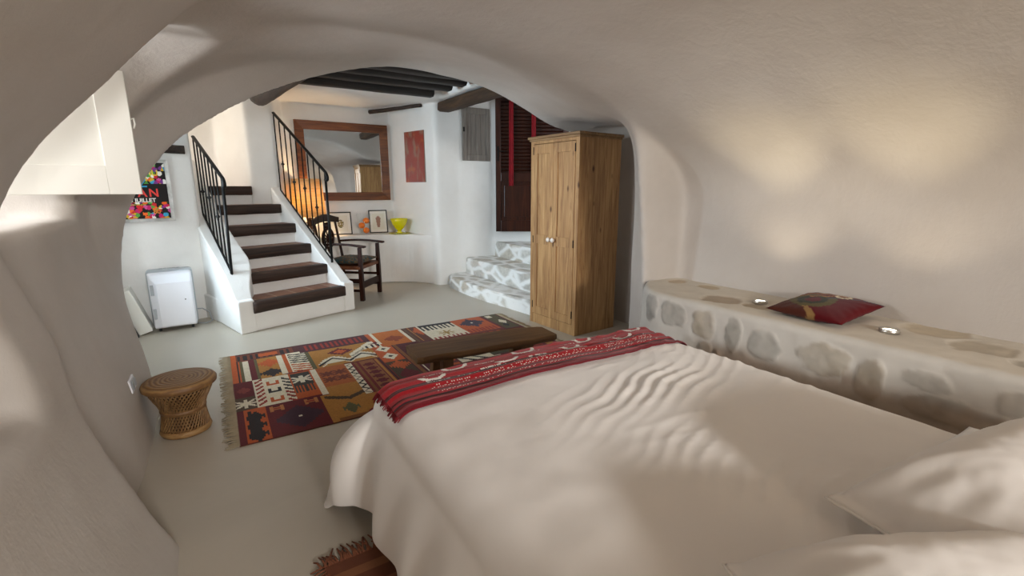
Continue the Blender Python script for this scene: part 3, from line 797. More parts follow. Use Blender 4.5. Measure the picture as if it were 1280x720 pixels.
# ------------------------------------------------------------------ air conditioner and leaning panels
AC = thing('portable_air_conditioner', 'white portable air conditioner standing on the floor left of the staircase', 'air conditioner', (-.43, 5.585, 0), rad(3))
f = MB(); f.box(-.185, .185, -.02, .13, .03, .58); f.build('rear_body', M_GREYP, AC, .03, 4)
f = MB(); f.loft([[(-.175, -.02, .035), (.175, -.02, .035), (.175, -.02, .565), (-.175, -.02, .565)],
                  [(-.17, -.12, .035), (.17, -.12, .035), (.17, -.09, .55), (-.17, -.09, .55)],
                  [(-.11, -.165, .05), (.16, -.165, .05), (.16, -.145, .47), (-.11, -.145, .47)]], True, True, False)
f.build('front_panel', M_PLASTIC, AC, .014, 3)
f = MB()
for k in range(5): f.box(-.08+.035*k, -.055+.035*k, .0, .09, .578, .584)
f.build('top_grille', M_GREYP, AC)
for z_ in (.36, .13):
    f = MB(); f.box(-.160, -.135, -.138, -.126, z_, z_+.10); f.build('side_vent', M_GREYP, AC, .003)
f = MB(); f.lathe([(.006, 0), (.006, .004)], 10, Matrix.Translation((.10, -.150, .30)) @ Matrix.Rotation(PI/2, 4, 'X')); f.build('indicator', M_DARKP, AC)
for cx, cy in ((-.13, -.09), (.13, -.09), (-.13, .09), (.13, .09)):
    f = MB(); f.lathe([(.004, -.012), (.018, -.01), (.018, .01), (.004, .012)], 14, Matrix.Translation((cx, cy, .018)) @ Matrix.Rotation(PI/2, 4, 'Y')); f.build('caster', M_DARKP, AC)
f = MB(); pts = [(.17, .1, .14), (.23, .11, .135), (.285, .09, .09), (.30, .03, .012), (.25, -.02, .008), (.17, .02, .008)]
f.tube([tuple(p) for p in pts], .006, 6); f.build('power_cord', M_GREYP, AC, label='grey power cord')
PN = thing('boxed_canvas', 'thick white boxed canvas leaning on edge left of the air conditioner', 'panel', (-.655, 5.41, 0.006), rot=(0, rad(-17), rad(4)))
f = MB(); f.box(-.055, .055, 0, .26, .012, .44); f.build('board', M_WHITEP, PN, .006)
f = MB(); f.box(-.058, -.05, .02, .24, .04, .41); f.build('backing', M_GREYP, PN)
PF = thing('leaning_picture_frame', 'dark framed picture leaning between the white boxed canvas and the wall', 'picture frame', (-.715, 5.33, 0.004), rot=(0, rad(-16), rad(4)))
f = MB(); Mz = Matrix.Rotation(PI/2, 4, 'Z'); fr2 = MB(); frame(fr2, .30, .40, .03, -.012, .012); f.add(fr2.v, fr2.f, False, 0, Mz); f.build('frame', M_BLACKF, PF, .002)
f = MB(); f.box(-.004, .004, .02, .28, .02, .38); f.build('picture', plain('dark_picture', h('2a2724'), .2, 0, (20, .02, .001), .3), PF)

# ------------------------------------------------------------------ wardrobe
WD, DP, WH = .665, .53, 1.80
WR = thing('pine_wardrobe', 'two-door pine wardrobe with white knobs standing under the arch', 'wardrobe', (2.665, 3.915, 0), math.atan2(-.997, .075))
f = MB()
f.box(0, .045, .0, .03, 0, WH).box(WD-.045, WD, .0, .03, 0, WH)          # face stiles
f.box(.045, WD-.045, 0, .03, .0, .10).box(.045, WD-.045, 0, .03, WH-.045, WH)
f.box(0, .02, .03, DP, 0, WH).box(WD-.02, WD, .03, DP, 0, WH)             # sides
f.box(.02, WD-.02, DP-.012, DP, .02, WH).box(.02, WD-.02, .03, DP-.012, .08, .10)
f.build('carcass', M_PINE, WR, .003)
f = MB(); f.box(-.025, WD+.025, -.025, DP+.005, WH, WH+.024).box(-.012, WD+.012, -.012, DP, WH-.018, WH); f.build('cornice', M_PINEX, WR, .004)
dw = (WD-.09)/2
for k in range(2):
    x0 = .045 + k*dw + .002; x1 = x0 + dw - .004; z0, z1 = .104, WH-.049; st = .055; mid = .86
    f = MB(); f.box(x0, x0+st, -.004, .018, z0, z1).box(x1-st, x1, -.004, .018, z0, z1)
    f.box(x0+st, x1-st, -.004, .018, z0, z0+.075).box(x0+st, x1-st, -.004, .018, mid-.045, mid+.045).box(x0+st, x1-st, -.004, .018, z1-.085, z1)
    do = f.build('door', M_PINE, WR, .002)
    f = MB(); f.box(x0+st-.005, x1-st+.005, .006, .014, z0+.07, mid-.04).box(x0+st-.005, x1-st+.005, .006, .014, mid+.04, z1-.08); f.build('panel', M_PINE, do)
    kx = x1-.028 if k == 0 else x0+.028
    f = MB(); f.lathe([(.008, 0), (.008, .012), (.02, .018), (.024, .028), (.018, .038), (.001, .042)], 18, Matrix.Translation((kx, -.004, mid+.01)) @ Matrix.Rotation(PI/2, 4, 'X')); f.build('knob', M_CERAM, do, label='white ceramic knob')
    for hz_ in (.16, .82, 1.66):
        hx = x0-.004 if k == 0 else x1-.003
        f = MB(); f.box(hx, hx+.007, -.008, -.001, hz_, hz_+.07); f.build('hinge', M_IRON, do)

# ------------------------------------------------------------------ kilim rug
class Canvas:
    def __init__(s, w, h_, res, bg): s.w, s.h, s.r = w, h_, res; s.a = np.zeros((int(round(h_/res)), int(round(w/res)), 3)); s.a[:] = bg
    def rect(s, x0, y0, x1, y1, c):
        r = s.r; s.a[max(0, int(round(y0/r))):max(0, int(round(y1/r))), max(0, int(round(x0/r))):max(0, int(round(x1/r)))] = h(c) if isinstance(c, str) else c
    def diamond(s, cx, cy, rx, ry, c, step=1):
        n = int(ry/s.r)
        for j in range(-n, n+1):
            jj = (abs(j)//step)*step; w = rx*(1-jj*s.r/ry); s.rect(cx-w, cy+j*s.r, cx+w, cy+(j+1)*s.r, c)
    def comb(s, x0, y0, x1, y1, n, c, horiz=True, tooth=.5, slant=0):
        for k in range(n):
            if horiz:
                a = x0 + (x1-x0)*k/n; b = a + (x1-x0)/n*tooth; s.rect(a, y0, b, y1, c)
            else:
                a = y0 + (y1-y0)*k/n; b = a + (y1-y0)/n*tooth
                if slant:
                    m = 6
                    for q in range(m):
                        xx0 = x0 + (x1-x0)*q/m; s.rect(xx0, a+slant*q/m, x0+(x1-x0)*(q+1)/m, b+slant*q/m, c)
                else: s.rect(x0, a, x1, b, c)
    def zig(s, x0, y0, x1, y1, n, th, c):
        # vertical zigzag line
        m = int((y1-y0)/s.r)
        for j in range(m):
            t = j*s.r/(y1-y0)*n; tri = abs((t % 1)*2-1); x = x0 + (x1-x0)*tri
            s.rect(x-th/2, y0+j*s.r, x+th/2, y0+(j+1)*s.r, c)
    def zigh(s, x0, y0, x1, y1, n, th, c):
        m = int((x1-x0)/s.r)
        for i in range(m):
            t = i*s.r/(x1-x0)*n; tri = abs((t % 1)*2-1); y = y0 + (y1-y0)*tri
            s.rect(x0+i*s.r, y-th/2, x0+(i+1)*s.r, y+th/2, c)
    def saw_d(s, cx, cy, rx, ry, c, teeth=5):
        # toothed medallion
        s.diamond(cx, cy, rx, ry, c, 2)
        for k in range(-teeth, teeth+1):
            x = cx + rx*k/(teeth+.5); hh = ry*(1-abs(k)/(teeth+1))*1.15 + .01; s.rect(x-.006, cy-hh, x+.006, cy+hh, c)
    def star(s, cx, cy, r, c):
        for dx, dy in ((1, 0), (0, 1)): s.rect(cx-r*dx-.012, cy-r*dy-.012, cx+r*dx+.012, cy+r*dy+.012, c)
        for k in range(5):
            for sx in (-1, 1):
                for sy in (-1, 1): d = r*.2*k+.01; s.rect(cx+sx*d-.009, cy+sy*d-.009, cx+sx*d+.009, cy+sy*d+.009, c)
RWD, RHT = 2.50, 1.61
K = Canvas(RWD, RHT, .01, h('5d1419'))
DR, OR, GO, CR, BK, BR, GR, RS = '5e1218', 'b4521f', 'a8722f', 'd9ccb2', '231a1b', '7c4a22', '5b5233', '8e2a1c'
# left column
K.rect(0, 1.42, .5, 1.61, '4a1a18'); K.rect(.04, 1.43, .46, 1.58, '6d3520'); K.comb(.05, 1.44, .45, 1.56, 9, BK, True, .55); K.rect(.2, 1.47, .34, 1.55, OR); K.rect(0, 1.42, .04, 1.61, OR)
K.rect(0, .95, .16, 1.42, OR); K.rect(.035, .95, .05, 1.42, BK); K.rect(.055, .95, .075, 1.42, GR); K.rect(.08, .95, .12, 1.41, CR); K.rect(.125, .95, .155, 1.42, DR)
K.rect(.16, .95, .34, 1.42, GO); K.rect(.16, .95, .185, 1.42, GR); K.saw_d(.26, 1.28, .08, .08, OR, 4); K.saw_d(.26, 1.05, .08, .07, BK, 4)
K.rect(.325, .97, .36, 1.42, CR); K.rect(.36, .97, .39, 1.42, OR)
K.rect(.39, .97, .53, 1.43, CR); K.comb(.40, 1.18, .53, 1.42, 5, BK, False, .5, -.04); K.comb(.40, .98, .53, 1.17, 4, OR, False, .5, -.04); K.rect(.53, .95, .56, 1.43, GR)
K.rect(0, .45, .12, .95, DR); K.star(.06, .55, .05, CR); K.diamond(.06, .78, .04, .06, '7d2f2a', 2); K.rect(.0, .45, .12, .66, '4e3a28'); K.star(.06, .55, .055, CR)
K.rect(.12, .45, .35, .95, CR); K.comb(.13, .47, .18, .94, 7, RS, False, .5, .05); K.comb(.30, .47, .35, .94, 7, BK, False, .5, -.05); K.comb(.30, .47, .35, .68, 3, RS, False, .5, -.05)
for yy, cc_ in ((.83, OR), (.69, BK), (.53, OR)):
    K.rect(.205, yy-.03, .225, yy+.04, cc_); K.rect(.255, yy-.03, .275, yy+.04, cc_); K.rect(.205, yy-.04, .275, yy-.01, cc_)
K.rect(.35, .45, .50, .95, OR); K.rect(.36, .68, .49, .93, '39342f'); K.star(.425, .80, .055, CR); K.comb(.36, .55, .49, .70, 6, '39342f', True, .5)
K.rect(.50, .43, .54, .95, CR)
K.rect(0, 0, .16, .45, OR); K.rect(0, 0, .04, .45, DR); K.zig(.065, .03, .065, .42, 3, .02, BK)
for yy in (.08, .2, .32): K.saw_d(.10, yy, .05, .06, BK, 3)
K.rect(.16, 0, .50, .44, DR); K.saw_d(.33, .2, .13, .13, '3c1d2c', 6); K.rect(.32, .19, .34, .21, CR)
for xx in (.22, .42):
    K.rect(xx-.035, .36, xx+.035, .40, 'b4713f'); K.rect(xx-.045, .34, xx-.02, .42, 'b4713f'); K.rect(xx+.02, .34, xx+.045, .42, 'b4713f'); K.rect(xx-.025, .37, xx+.025, .39, RS)
# centre
K.rect(.50, 1.38, 1.10, 1.61, '4a1d22'); K.comb(.55, 1.42, 1.05, 1.56, 12, RS, True, .5); K.rect(1.08, 1.35, 1.12, 1.61, OR); K.rect(1.12, 1.18, 1.15, 1.61, CR)
K.rect(.56, .95, 1.05, 1.38, GO); K.diamond(.79, 1.25, .10, .09, DR, 2); K.diamond(.79, 1.25, .055, .05, OR, 2)
for k in range(22):
    t = k/21; x = .58 + .45*t; y = 1.0 + .34*abs(2*t-1) if True else 0
    K.rect(x, 1.01, x+.025, 1.04+.12*abs(math.sin(t*PI*2)), CR)
K.zigh(.58, 1.12, 1.04, 1.0, 2, .035, BK); K.zigh(.6, 1.09, 1.02, .97, 2, .02, CR)
for k in range(12):
    x = .84 + .018*k; K.rect(x, 1.1+.02*k, x+.05, 1.16+.02*k, CR); K.rect(x, 1.09+.02*k, x+.03, 1.105+.02*k, BK)
K.rect(.54, .42, .75, .95, 'a5592a'); K.rect(.54, .42, .75, .55, GO)
for xx, yy in ((.60, .80), (.69, .80), (.60, .68), (.69, .68)): K.star(xx, yy, .035, '6b3020')
K.rect(.48, 0, .80, .42, GO); K.zigh(.5, .30, .78, .38, 1, .05, '463524'); K.saw_d(.62, .15, .05, .06, '5d5a3a', 3); K.rect(.52, 0, .8, .04, BR)
K.rect(.75, .3, .80, .93, CR); K.zig(.755, .3, .795, .92, 8, .016, BK)
K.rect(.80, .3, 1.03, .93, '6b1f1a'); K.rect(.82, .3, .845, .93, BR); K.rect(.86, .3, .97, .93, '8a5530')
for k in range(6): K.diamond(.915, .38+.09*k, .045, .04, DR, 2)
K.rect(.985, .3, 1.005, .93, GO); K.rect(1.01, .3, 1.02, .93, BK)
K.rect(1.03, .80, 1.20, 1.26, OR)
for yy in (.92, 1.12): K.diamond(1.115, yy, .065, .085, CR, 1); K.diamond(1.115, yy, .02, .028, BK, 1)
K.comb(.98, 1.2, 1.2, 1.3, 5, CR, True, .5); K.comb(1.0, 1.22, 1.2, 1.28, 4, BK, True, .4)
K.rect(1.03, .3, 1.20, .80, '46331f'); K.saw_d(1.12, .70, .08, .08, OR, 4); K.saw_d(1.12, .48, .07, .1, DR, 4)
K.rect(1.15, 1.18, 1.43, 1.61, 'b4601f'); K.saw_d(1.29, 1.36, .09, .07, '8a3c1c', 5); K.rect(1.40, 1.18, 1.43, 1.6, CR)
K.rect(1.20, .3, 1.43, 1.18, '4d1519'); K.rect(1.21, .3, 1.235, 1.18, BR); K.rect(1.26, .3, 1.275, .75, CR); K.comb(1.30, .72, 1.40, 1.15, 6, '6d2a26', False, .5)
# right
K.rect(1.43, 1.15, 1.60, 1.61, '5a2a1a'); K.rect(1.45, 1.15, 1.465, 1.61, GR); K.rect(1.49, 1.15, 1.50, 1.61, GO); K.saw_d(1.56, 1.45, .05, .1, OR, 3)
K.rect(1.58, 1.13, 1.95, 1.61, CR); K.rect(1.6, 1.55, 1.95, 1.61, BK); K.comb(1.60, 1.42, 1.95, 1.58, 8, BK, True, .5); K.star(1.77, 1.27, .07, '9b7a3a'); K.comb(1.6, 1.13, 1.95, 1.18, 8, RS, True, .5)
K.rect(1.95, 1.12, 2.30, 1.61, OR); K.saw_d(2.12, 1.43, .13, .12, '3a2a3a', 7); K.rect(2.11, 1.42, 2.13, 1.45, CR); K.comb(1.97, 1.14, 2.28, 1.24, 8, RS, True, .5)
K.rect(2.30, 1.08, 2.48, 1.61, '4f4426'); K.rect(2.29, 1.08, 2.32, 1.61, DR); K.rect(2.34, 1.5, 2.4, 1.58, CR); K.diamond(2.42, 1.32, .04, .08, CR, 2); K.diamond(2.39, 1.2, .03, .06, BK, 2)
K.rect(1.43, 0, 1.55, 1.15, '55201c'); K.comb(1.45, .2, 1.53, 1.1, 10, OR, False, .4)
K.rect(1.55, .45, 1.84, .85, CR); K.zig(1.58, .48, 1.66, .83, 2, .035, BK); K.zig(1.68, .48, 1.76, .83, 2, .035, BK); K.comb(1.8, .46, 1.9, .84, 6, CR, False, .5)
K.rect(1.84, .5, 2.1, .9, '46402a'); K.star(1.97, .7, .09, '6b5a30'); K.rect(2.1, .5, 2.35, .95, RS); K.diamond(2.22, .75, .07, .09, OR, 2); K.diamond(2.22, .75, .035, .05, BR, 2)
K.rect(2.36, .1, 2.48, 1.08, DR); K.comb(2.38, .2, 2.46, 1.05, 9, GO, False, .45)
K.rect(1.55, .85, 2.3, 1.13, '6d2a1d'); K.comb(1.58, .9, 2.28, 1.08, 9, OR, True, .45)
K.rect(.8, 0, 1.43, .3, 'a5592a'); K.rect(1.55, 0, 2.36, .48, '5a1a18')
K.a *= (1 + .10*(RNG.random(K.a.shape[:2])[..., None]-.5)*2)
K.a = np.clip(K.a*.95, 0, 1)
def pixel_grid(Kc, zfn, ox=0, oy=0, sub=1):
    ny, nx = Kc.a.shape[:2]; mb = MB()
    mb.grid(nx+1, ny+1, lambda u, v: (ox+u*Kc.w, oy+v*Kc.h, zfn(u*Kc.w, v*Kc.h)), smooth=True)
    return mb
RG = thing('kilim_rug', 'large patchwork kilim rug in reds and oranges between the bed and the staircase', 'rug', (-.02, 2.70, .001))
f = pixel_grid(K, lambda x, y: .008 + .003*fbm(x*3, y*3, 1, 2))
ro = f.build('woven_field', M_VC, RG, fixn=False); set_face_cols(ro.data, K.a.reshape(-1, 3))
f = MB(); pl = []
edge = [(0, 0), (RWD, 0), (RWD, RHT), (0, RHT)]
f.loft([[(x, y, .0) for x, y in edge], [(x, y, .004) for x, y in edge]], True, True, False); f.build('rug_backing', plain('rug_edge_wool', h('5a2a1c'), .95, 0, (100, .3, .002)), RG)
for sx, x0 in ((-1, 0.0), (1, RWD)):
    f = MB()
    for k in range(150):
        y = RHT*(k+.5)/150; L_ = .05 + .03*random.random(); dy = random.uniform(-.015, .015)
        f.tube([(x0-sx*.004, y, .007), (x0+sx*L_*.5, y+dy*.4, .006), (x0+sx*L_, y+dy, .003)], [.0035, .003, .002], 4)
    f.build('fringe', M_FRINGE, RG, kind='stuff')
# second rug by the bed, only a fringed corner shows
R2 = thing('bedside_rug', 'brown fringed rug corner on the floor at the left side of the bed', 'rug', (.20, 1.60, .001))
K2 = Canvas(.55, .9, .02, h('70412c')); K2.comb(0, .02, .55, .9, 9, '8a5a3c', False, .4)
f = pixel_grid(K2, lambda x, y: .008, 0, -.9); o2 = f.build('woven_field', M_VC, R2, fixn=False); set_face_cols(o2.data, K2.a.reshape(-1, 3))
f = MB(); f.box(0, .55, -.9, 0, 0, .006); f.build('rug_backing', M_FRINGEB, R2)
f = MB()
for k in range(70):
    x = -.01 + .56*k/69; L_ = .035 + .05*random.random(); dx = random.uniform(-.03, .03)
    f.tube([(x, -.005, .007), (x+dx*.5, L_*.5, .014), (x+dx, L_, .004)], [.005, .0045, .003], 4)
for k in range(60):
    y = -.9*k/60; L_ = .03 + .03*random.random(); f.tube([(0, y, .007), (-L_, y+random.uniform(-.02, .02), .004)], [.005, .003], 4)
f.build('fringe', M_FRINGEB, R2, kind='stuff')

# ------------------------------------------------------------------ low wooden bench on the rug
BN = thing('low_wooden_bench', 'low rustic brown wooden bench standing on the kilim rug at the foot of the bed', 'bench', (.95, 2.705, .009), rad(-4.0))
f = MB(); rr = []
for i in range(31):
    t = i/30; x = 1.0*t; c0 = .0 + .02*fbm(t*4, 1, 0, 2) + (.02 if t < .02 or t > .98 else 0); c1 = .30 - .02*abs(fbm(t*5, 4, 0, 2)) - .05*sstep(.8, 1, t) - (.02 if t < .02 or t > .98 else 0)
    y0, y1 = -.15 + c0, -.15 + c1; zb = .295 + .006*fbm(t*5, 8, 0, 2)
    rr.append([(x, y0+.02, zb), (x, y1-.02, zb), (x, y1, zb+.02), (x, y1-.006, .345), (x, y0+.006, .345 + .003*fbm(t*6, 2, 3, 2)), (x, y0, zb+.022)])
f.loft(rr, True, True, False); f.build('seat_slab', M_BENCH, BN, .006)
for x in (.20, .78):
    for y in (-.085, .085):
        f = MB(); s = .032; dx = .02 if x > .5 else -.02; dy = .04 if y > 0 else -.04
        f.loft([[(x+dx-s, y+dy-s, 0), (x+dx+s, y+dy-s, 0), (x+dx+s, y+dy+s, 0), (x+dx-s, y+dy+s, 0)], [(x-s*1.1, y-s*1.1, .298), (x+s*1.1, y-s*1.1, .298), (x+s*1.1, y+s*1.1, .298), (x-s*1.1, y+s*1.1, .298)]], True, True, False)
        f.build('leg', M_BENCH, BN, .006)

# ------------------------------------------------------------------ cane stool
SX, SY = -.265, 3.075
STL = thing('cane_stool', 'round woven cane stool with pinched waist standing by the left wall', 'stool', (SX, SY, 0))
f = MB(); f.lathe([(.002, .318), (.09, .316), (.145, .318), (.168, .312), (.178, .298), (.176, .280), (.160, .270), (.10, .272), (.002, .272)], 48); f.build('seat', M_CANEW, STL)
f = MB(); f.lathe([(.104, 0), (.119, .004), (.125, .02), (.119, .038), (.104, .042), (.094, .03), (.094, .01)], 40); f.build('base_ring', M_CANEW, STL)
f = MB(); f.lathe([(.098, .128), (.109, .132), (.112, .143), (.109, .152), (.098, .156), (.094, .142)], 40); f.build('waist_band', M_CANEW, STL)
f = MB()
for sgn in (-1, 1):
    for k in range(44):
        a0 = 2*PI*k/44; pts = []
        for q in range(9):
            t = q/8; z = .02 + .262*t; r = .101 + (.150-.101)*sstep(.45, 1, t) + .012*(1-sstep(0, .4, t)); a = a0 + sgn*1.15*t
            r += .003*sgn
            pts.append((r*math.cos(a), r*math.sin(a), z))
        f.tube(pts, .0042, 5)
f.build('woven_canes', M_CANE, STL)
f = MB(); f.lathe([(.088, .03), (.084, .14), (.125, .275)], 32); f.build('inner_liner', plain('dark_inner_cane', h('3f2814'), .8, 0, (40, .3, .003)), STL)

# wall socket
SK = thing('wall_socket', 'white double wall socket low on the left wall behind the cane stool', 'socket', (-.455, 2.93, .375), rot=(0, rad(-7), 0))
f = MB(); f.box(0, .012, -.06, .06, -.034, .034); f.build('plate', M_PLASTIC, SK, .004)
for y in (-.029, .029):
    f = MB(); f.lathe([(.002, 0), (.02, 0), (.024, .004), (.02, .004)], 20, Matrix.Translation((.014, y, 0)) @ Matrix.Rotation(PI/2, 4, 'Y')); f.build('outlet', M_GREYP, SK)

# ------------------------------------------------------------------ window shutter
SHU = thing('window_shutter', 'open white panelled window shutter in the left wall niche', 'shutter', (-.97, 2.80, 1.322))
sw, shh, st = .70, .53, .115
f = MB(); f.box(0, st, -.012, .012, 0, shh).box(sw-st, sw, -.012, .012, 0, shh).box(st, sw-st, -.012, .012, 0, .125).box(st, sw-st, -.012, .012, shh-.10, shh); f.build('frame', M_WHITEP, SHU, .002)
f = MB(); f.box(st-.008, sw-st+.008, -.004, .004, .12, shh-.09); f.build('panel', M_WHITEP, SHU)
f = MB(); f.tube([(sw, .0, .33), (sw+.010, 0, .335), (sw+.012, 0, .31), (sw+.006, 0, .29)], .004, 6); f.build('latch', M_WHITEP, SHU)

# ------------------------------------------------------------------ stone bench along the right wall
BZ = .70
ys = np.linspace(-.9, 2.29, 400)
profn = 140
stones = []   # (y, z, ry, rz, colour) on the front face
def sf(y, z, ry, rz, c): stones.append((y, z, ry, rz, h(c)))
sf(2.02, .60, .07, .085, '8d8a84'); sf(1.84, .595, .10, .075, '9c988f'); sf(1.62, .585, .085, .085, 'a89c88'); sf(1.44, .575, .05, .10, '99958c'); sf(1.26, .565, .085, .08, '97948d')
sf(.985, .575, .11, .075, 'a59a88'); sf(.80, .54, .055, .10, '94856f'); sf(.62, .60, .09, .04, 'aaa69e'); sf(.53, .50, .20, .055, '8c8880'); sf(.36, .60, .06, .05, 'a39c92'); sf(.15, .55, .15, .09, '98938a')
sf(1.60, .45, .05, .045, '98907f'); sf(1.52, .44, .025, .025, '9a9080'); sf(-.15, .5, .13, .1, '97928a'); sf(-.5, .55, .16, .08, '9c9689'); sf(1.15, .36, .12, .06, '8e8478'); sf(1.8, .38, .09, .05, '9b9488')
tops = [(2.18, .62, .07, .08, h('b39c7c')), (1.93, .72, .09, .05, h('a8906c')), (1.66, .28, .13, .10, h('87715a')), (1.45, .30, .1, .05, h('a59379')), (.55, .5, .12, .1, h('a79a86')), (.35, .3, .1, .08, h('9b9284')), (.1, .6, .2, .1, h('a2988a')), (.75, .75, .12, .1, h('b8a78c'))]
mort = np.array(h('cfcbc4')); topc = np.array(h('cfc7ba')); brown = np.array(h('8b7561'))
bb_v = []; bb_c = []
for y in ys:
    xfr = 2.32 + .035*sstep(1.2, -.2, y) + .008*fbm(y*3, 3, 0, 2)
    # rounded far end
    if y > 1.95: xfr += .24*((y-1.95)/.34)**2.2
    for k in range(profn):
        t = k/(profn-1)
        if t < .58:      # front face, base to top
            q = t/.58; z = BZ*q; x = xfr - .10*(1-q)*(0 if False else 1)*.6
            x += .018*fbm(y*4, z*4, 1, 3)
            c = mort*(1 + .10*fbm(y*9, z*9, 4, 4)); disp = 0
            for (sy, sz, ry, rz, sc_) in stones:
                if abs(y-sy) > ry*1.6 or abs(z-sz) > rz*1.6: continue
                d = (abs((y-sy)/ry)**2.6 + abs((z-sz)/rz)**2.6)**(1/2.6) + .38*fbm(y*13, z*13, sy, 3)
                m = 1 - sstep(.82, 1.02, d)
                if m > 0:
                    m2_ = m*(.55+.5*fbm(y*10, z*10, 7, 3)); c = c*(1-m2_) + np.array(sc_)*(1 + .35*fbm(y*24, z*24, 2, 4))*m2_; disp = max(disp, m*(.005+.008*fbm(y*14, z*14, 6, 3)))
            # rough brown render band along the base
            e = sstep(1.75, 1.5, y)*sstep(.54, .46, z + .06*fbm(y*6, 2, 0, 3) - .03*(y < .9)); c = c*(1-.75*e) + brown*(1+.3*fbm(y*30, z*30, 1, 3))*.75*e
            x -= disp
            r = .035
            if z > BZ-r: x += r*(1-math.sqrt(max(0, 1-((z-(BZ-r))/r)**2)))
        else:
            q = (t-.58)/.42; x = xfr+.035 + (2.93-xfr-.035)*q; z = BZ + .008*fbm(x*5, y*5, 2, 3) - .0*q
            c = topc*(1 + .12*fbm(x*8, y*8, 5, 4)); 
            for (sy, sq, ry, rq, sc_) in tops:
                d = math.hypot((y-sy)/ry, (q-sq)/(rq*2.2)) + .4*fbm(y*11, x*11, sy, 3); m = 1-sstep(.75, 1.0, d)
                if m > 0: c = c*(1-.6*m) + np.array(sc_)*(1+.3*fbm(y*22, x*22, 3, 3))*.6*m; z -= .006*m
        bb_v.append((x, y, z)); bb_c.append(np.clip(c, 0, 1))
f = MB(); ny = len(ys)
f.add(bb_v, [(j*profn+i, j*profn+i+1, (j+1)*profn+i+1, (j+1)*profn+i) for j in range(ny-1) for i in range(profn-1)], True)
# far end closing face
bo = f.build('stone_bench', M_VCS, None, fixn=False); set_vert_cols(bo.data, np.array(bb_c))
bmx = bmesh.new(); bmx.from_mesh(bo.data); bmesh.ops.recalc_face_normals(bmx, faces=bmx.faces)
if sum((fa.normal.z for fa in bmx.faces if fa.calc_center_median().z > .69)) < 0: bmesh.ops.reverse_faces(bmx, faces=bmx.faces)
bmx.to_mesh(bo.data); bmx.free()
tag(bo, 'long built-in rough stone bench along the right wall beside the bed', 'bench')
for (x, y, lab) in [(2.615, 1.485, 'lit recessed spotlight in the stone bench behind the left tip of the red cushion'), (2.57, .845, 'lit recessed spotlight in the stone bench right of the red cushion')]:
    r = thing('recessed_spotlight', lab, 'spotlight', (x, y, BZ+.013))
    f = MB(); f.lathe([(.026, -.02), (.038, -.02), (.040, .003), (.036, .007), (.027, .003), (.026, -.02)], 28, caps=False); f.build('ring', M_STEEL, r)
    f = MB(); f.lathe([(.001, .0), (.027, .0), (.027, -.01), (.001, -.01)], 24); f.build('lens', M_LENS, r)

# kilim cushion on the bench
f = MB(); cushion_mesh(f, .42, .37, .09, 44, 44, .10, .004, 8, 2.2)
ck = f.build('kilim_cushion', M_VC); weld(ck)
cc = []
for v_ in ck.data.vertices:
    x, y = v_.co.x, v_.co.y; c = np.array(h('570c13'))
    a, b2 = (x+y)*.707, (x-y)*.707
    n1 = .02*fbm(x*20, y*20, 2, 2)
    if b2+n1 < -.13: c = np.array(h('4a2319'))
    elif b2+n1 < -.10: c = np.array(h('8a6a40'))
    if abs(math.hypot(x+.04, y-.04)-.085+n1) < .018: c = np.array(h('544a26'))
    if abs(math.hypot(x+.04, y-.04)-.055+n1) < .014: c = np.array(h('2c2a1a'))
    if abs(a-.06+n1) < .008 and b2 > -.05: c = np.array(h('9a6a3a'))
    if abs(a-.02+n1) < .012 and b2 > .02: c = np.array(h('47444e'))
    if .10 < a+n1 < .125 or (abs(a-.15+n1) < .006): c = np.array(h('8e6136'))
    if a > .19: c = np.array(h('3a1012'))
    if abs(math.hypot(a-.05, b2-.1)-.03) < .008: c = np.array(h('d4c3a4'))
    cc.append(c*(1+.15*fbm(x*60, y*60, 1, 2)))
set_vert_cols(ck.data, np.clip(np.array(cc), 0, 1))
ck.location = (2.62, 1.15, .748); ck.rotation_euler = (rad(0), rad(-5), rad(-2))
tag(ck, 'dark red kilim cushion lying on the stone bench', 'cushion')

# ------------------------------------------------------------------ bed
BX0, BX1, BY0, BY1, BT = .45, 2.03, -.25, 1.855, .56
BED = thing('bed', 'double bed under the white duvet with its head toward the camera side', 'bed', (0, 0, 0))
f = MB(); f.box(BX0+.04, BX1-.03, BY0, BY1-.05, .30, .505); f.build('mattress', M_SHEET, BED, .05, 4)
f = MB(); f.box(BX0+.05, BX1-.04, BY0, BY1-.06, .12, .30); f.build('bed_base', plain('bed_base_cloth', h('8b857c'), .9, 0, (100, .2, .001)), BED, .01)
f = MB(); f.box(BX0-.02, BX1+.03, -.42, -.35, 0, .89); f.build('shade_board', M_WHITEP, BED, .015, 3)  # unseen board added to throw soft shade over pillows and near bed
for x in (BX0+.12, BX1-.12):
    for y in (BY0+.1, BY1-.15):
        f = MB(); f.box(x-.03, x+.03, y-.03, y+.03, 0, .13); f.build('leg', M_DARKP, BED)
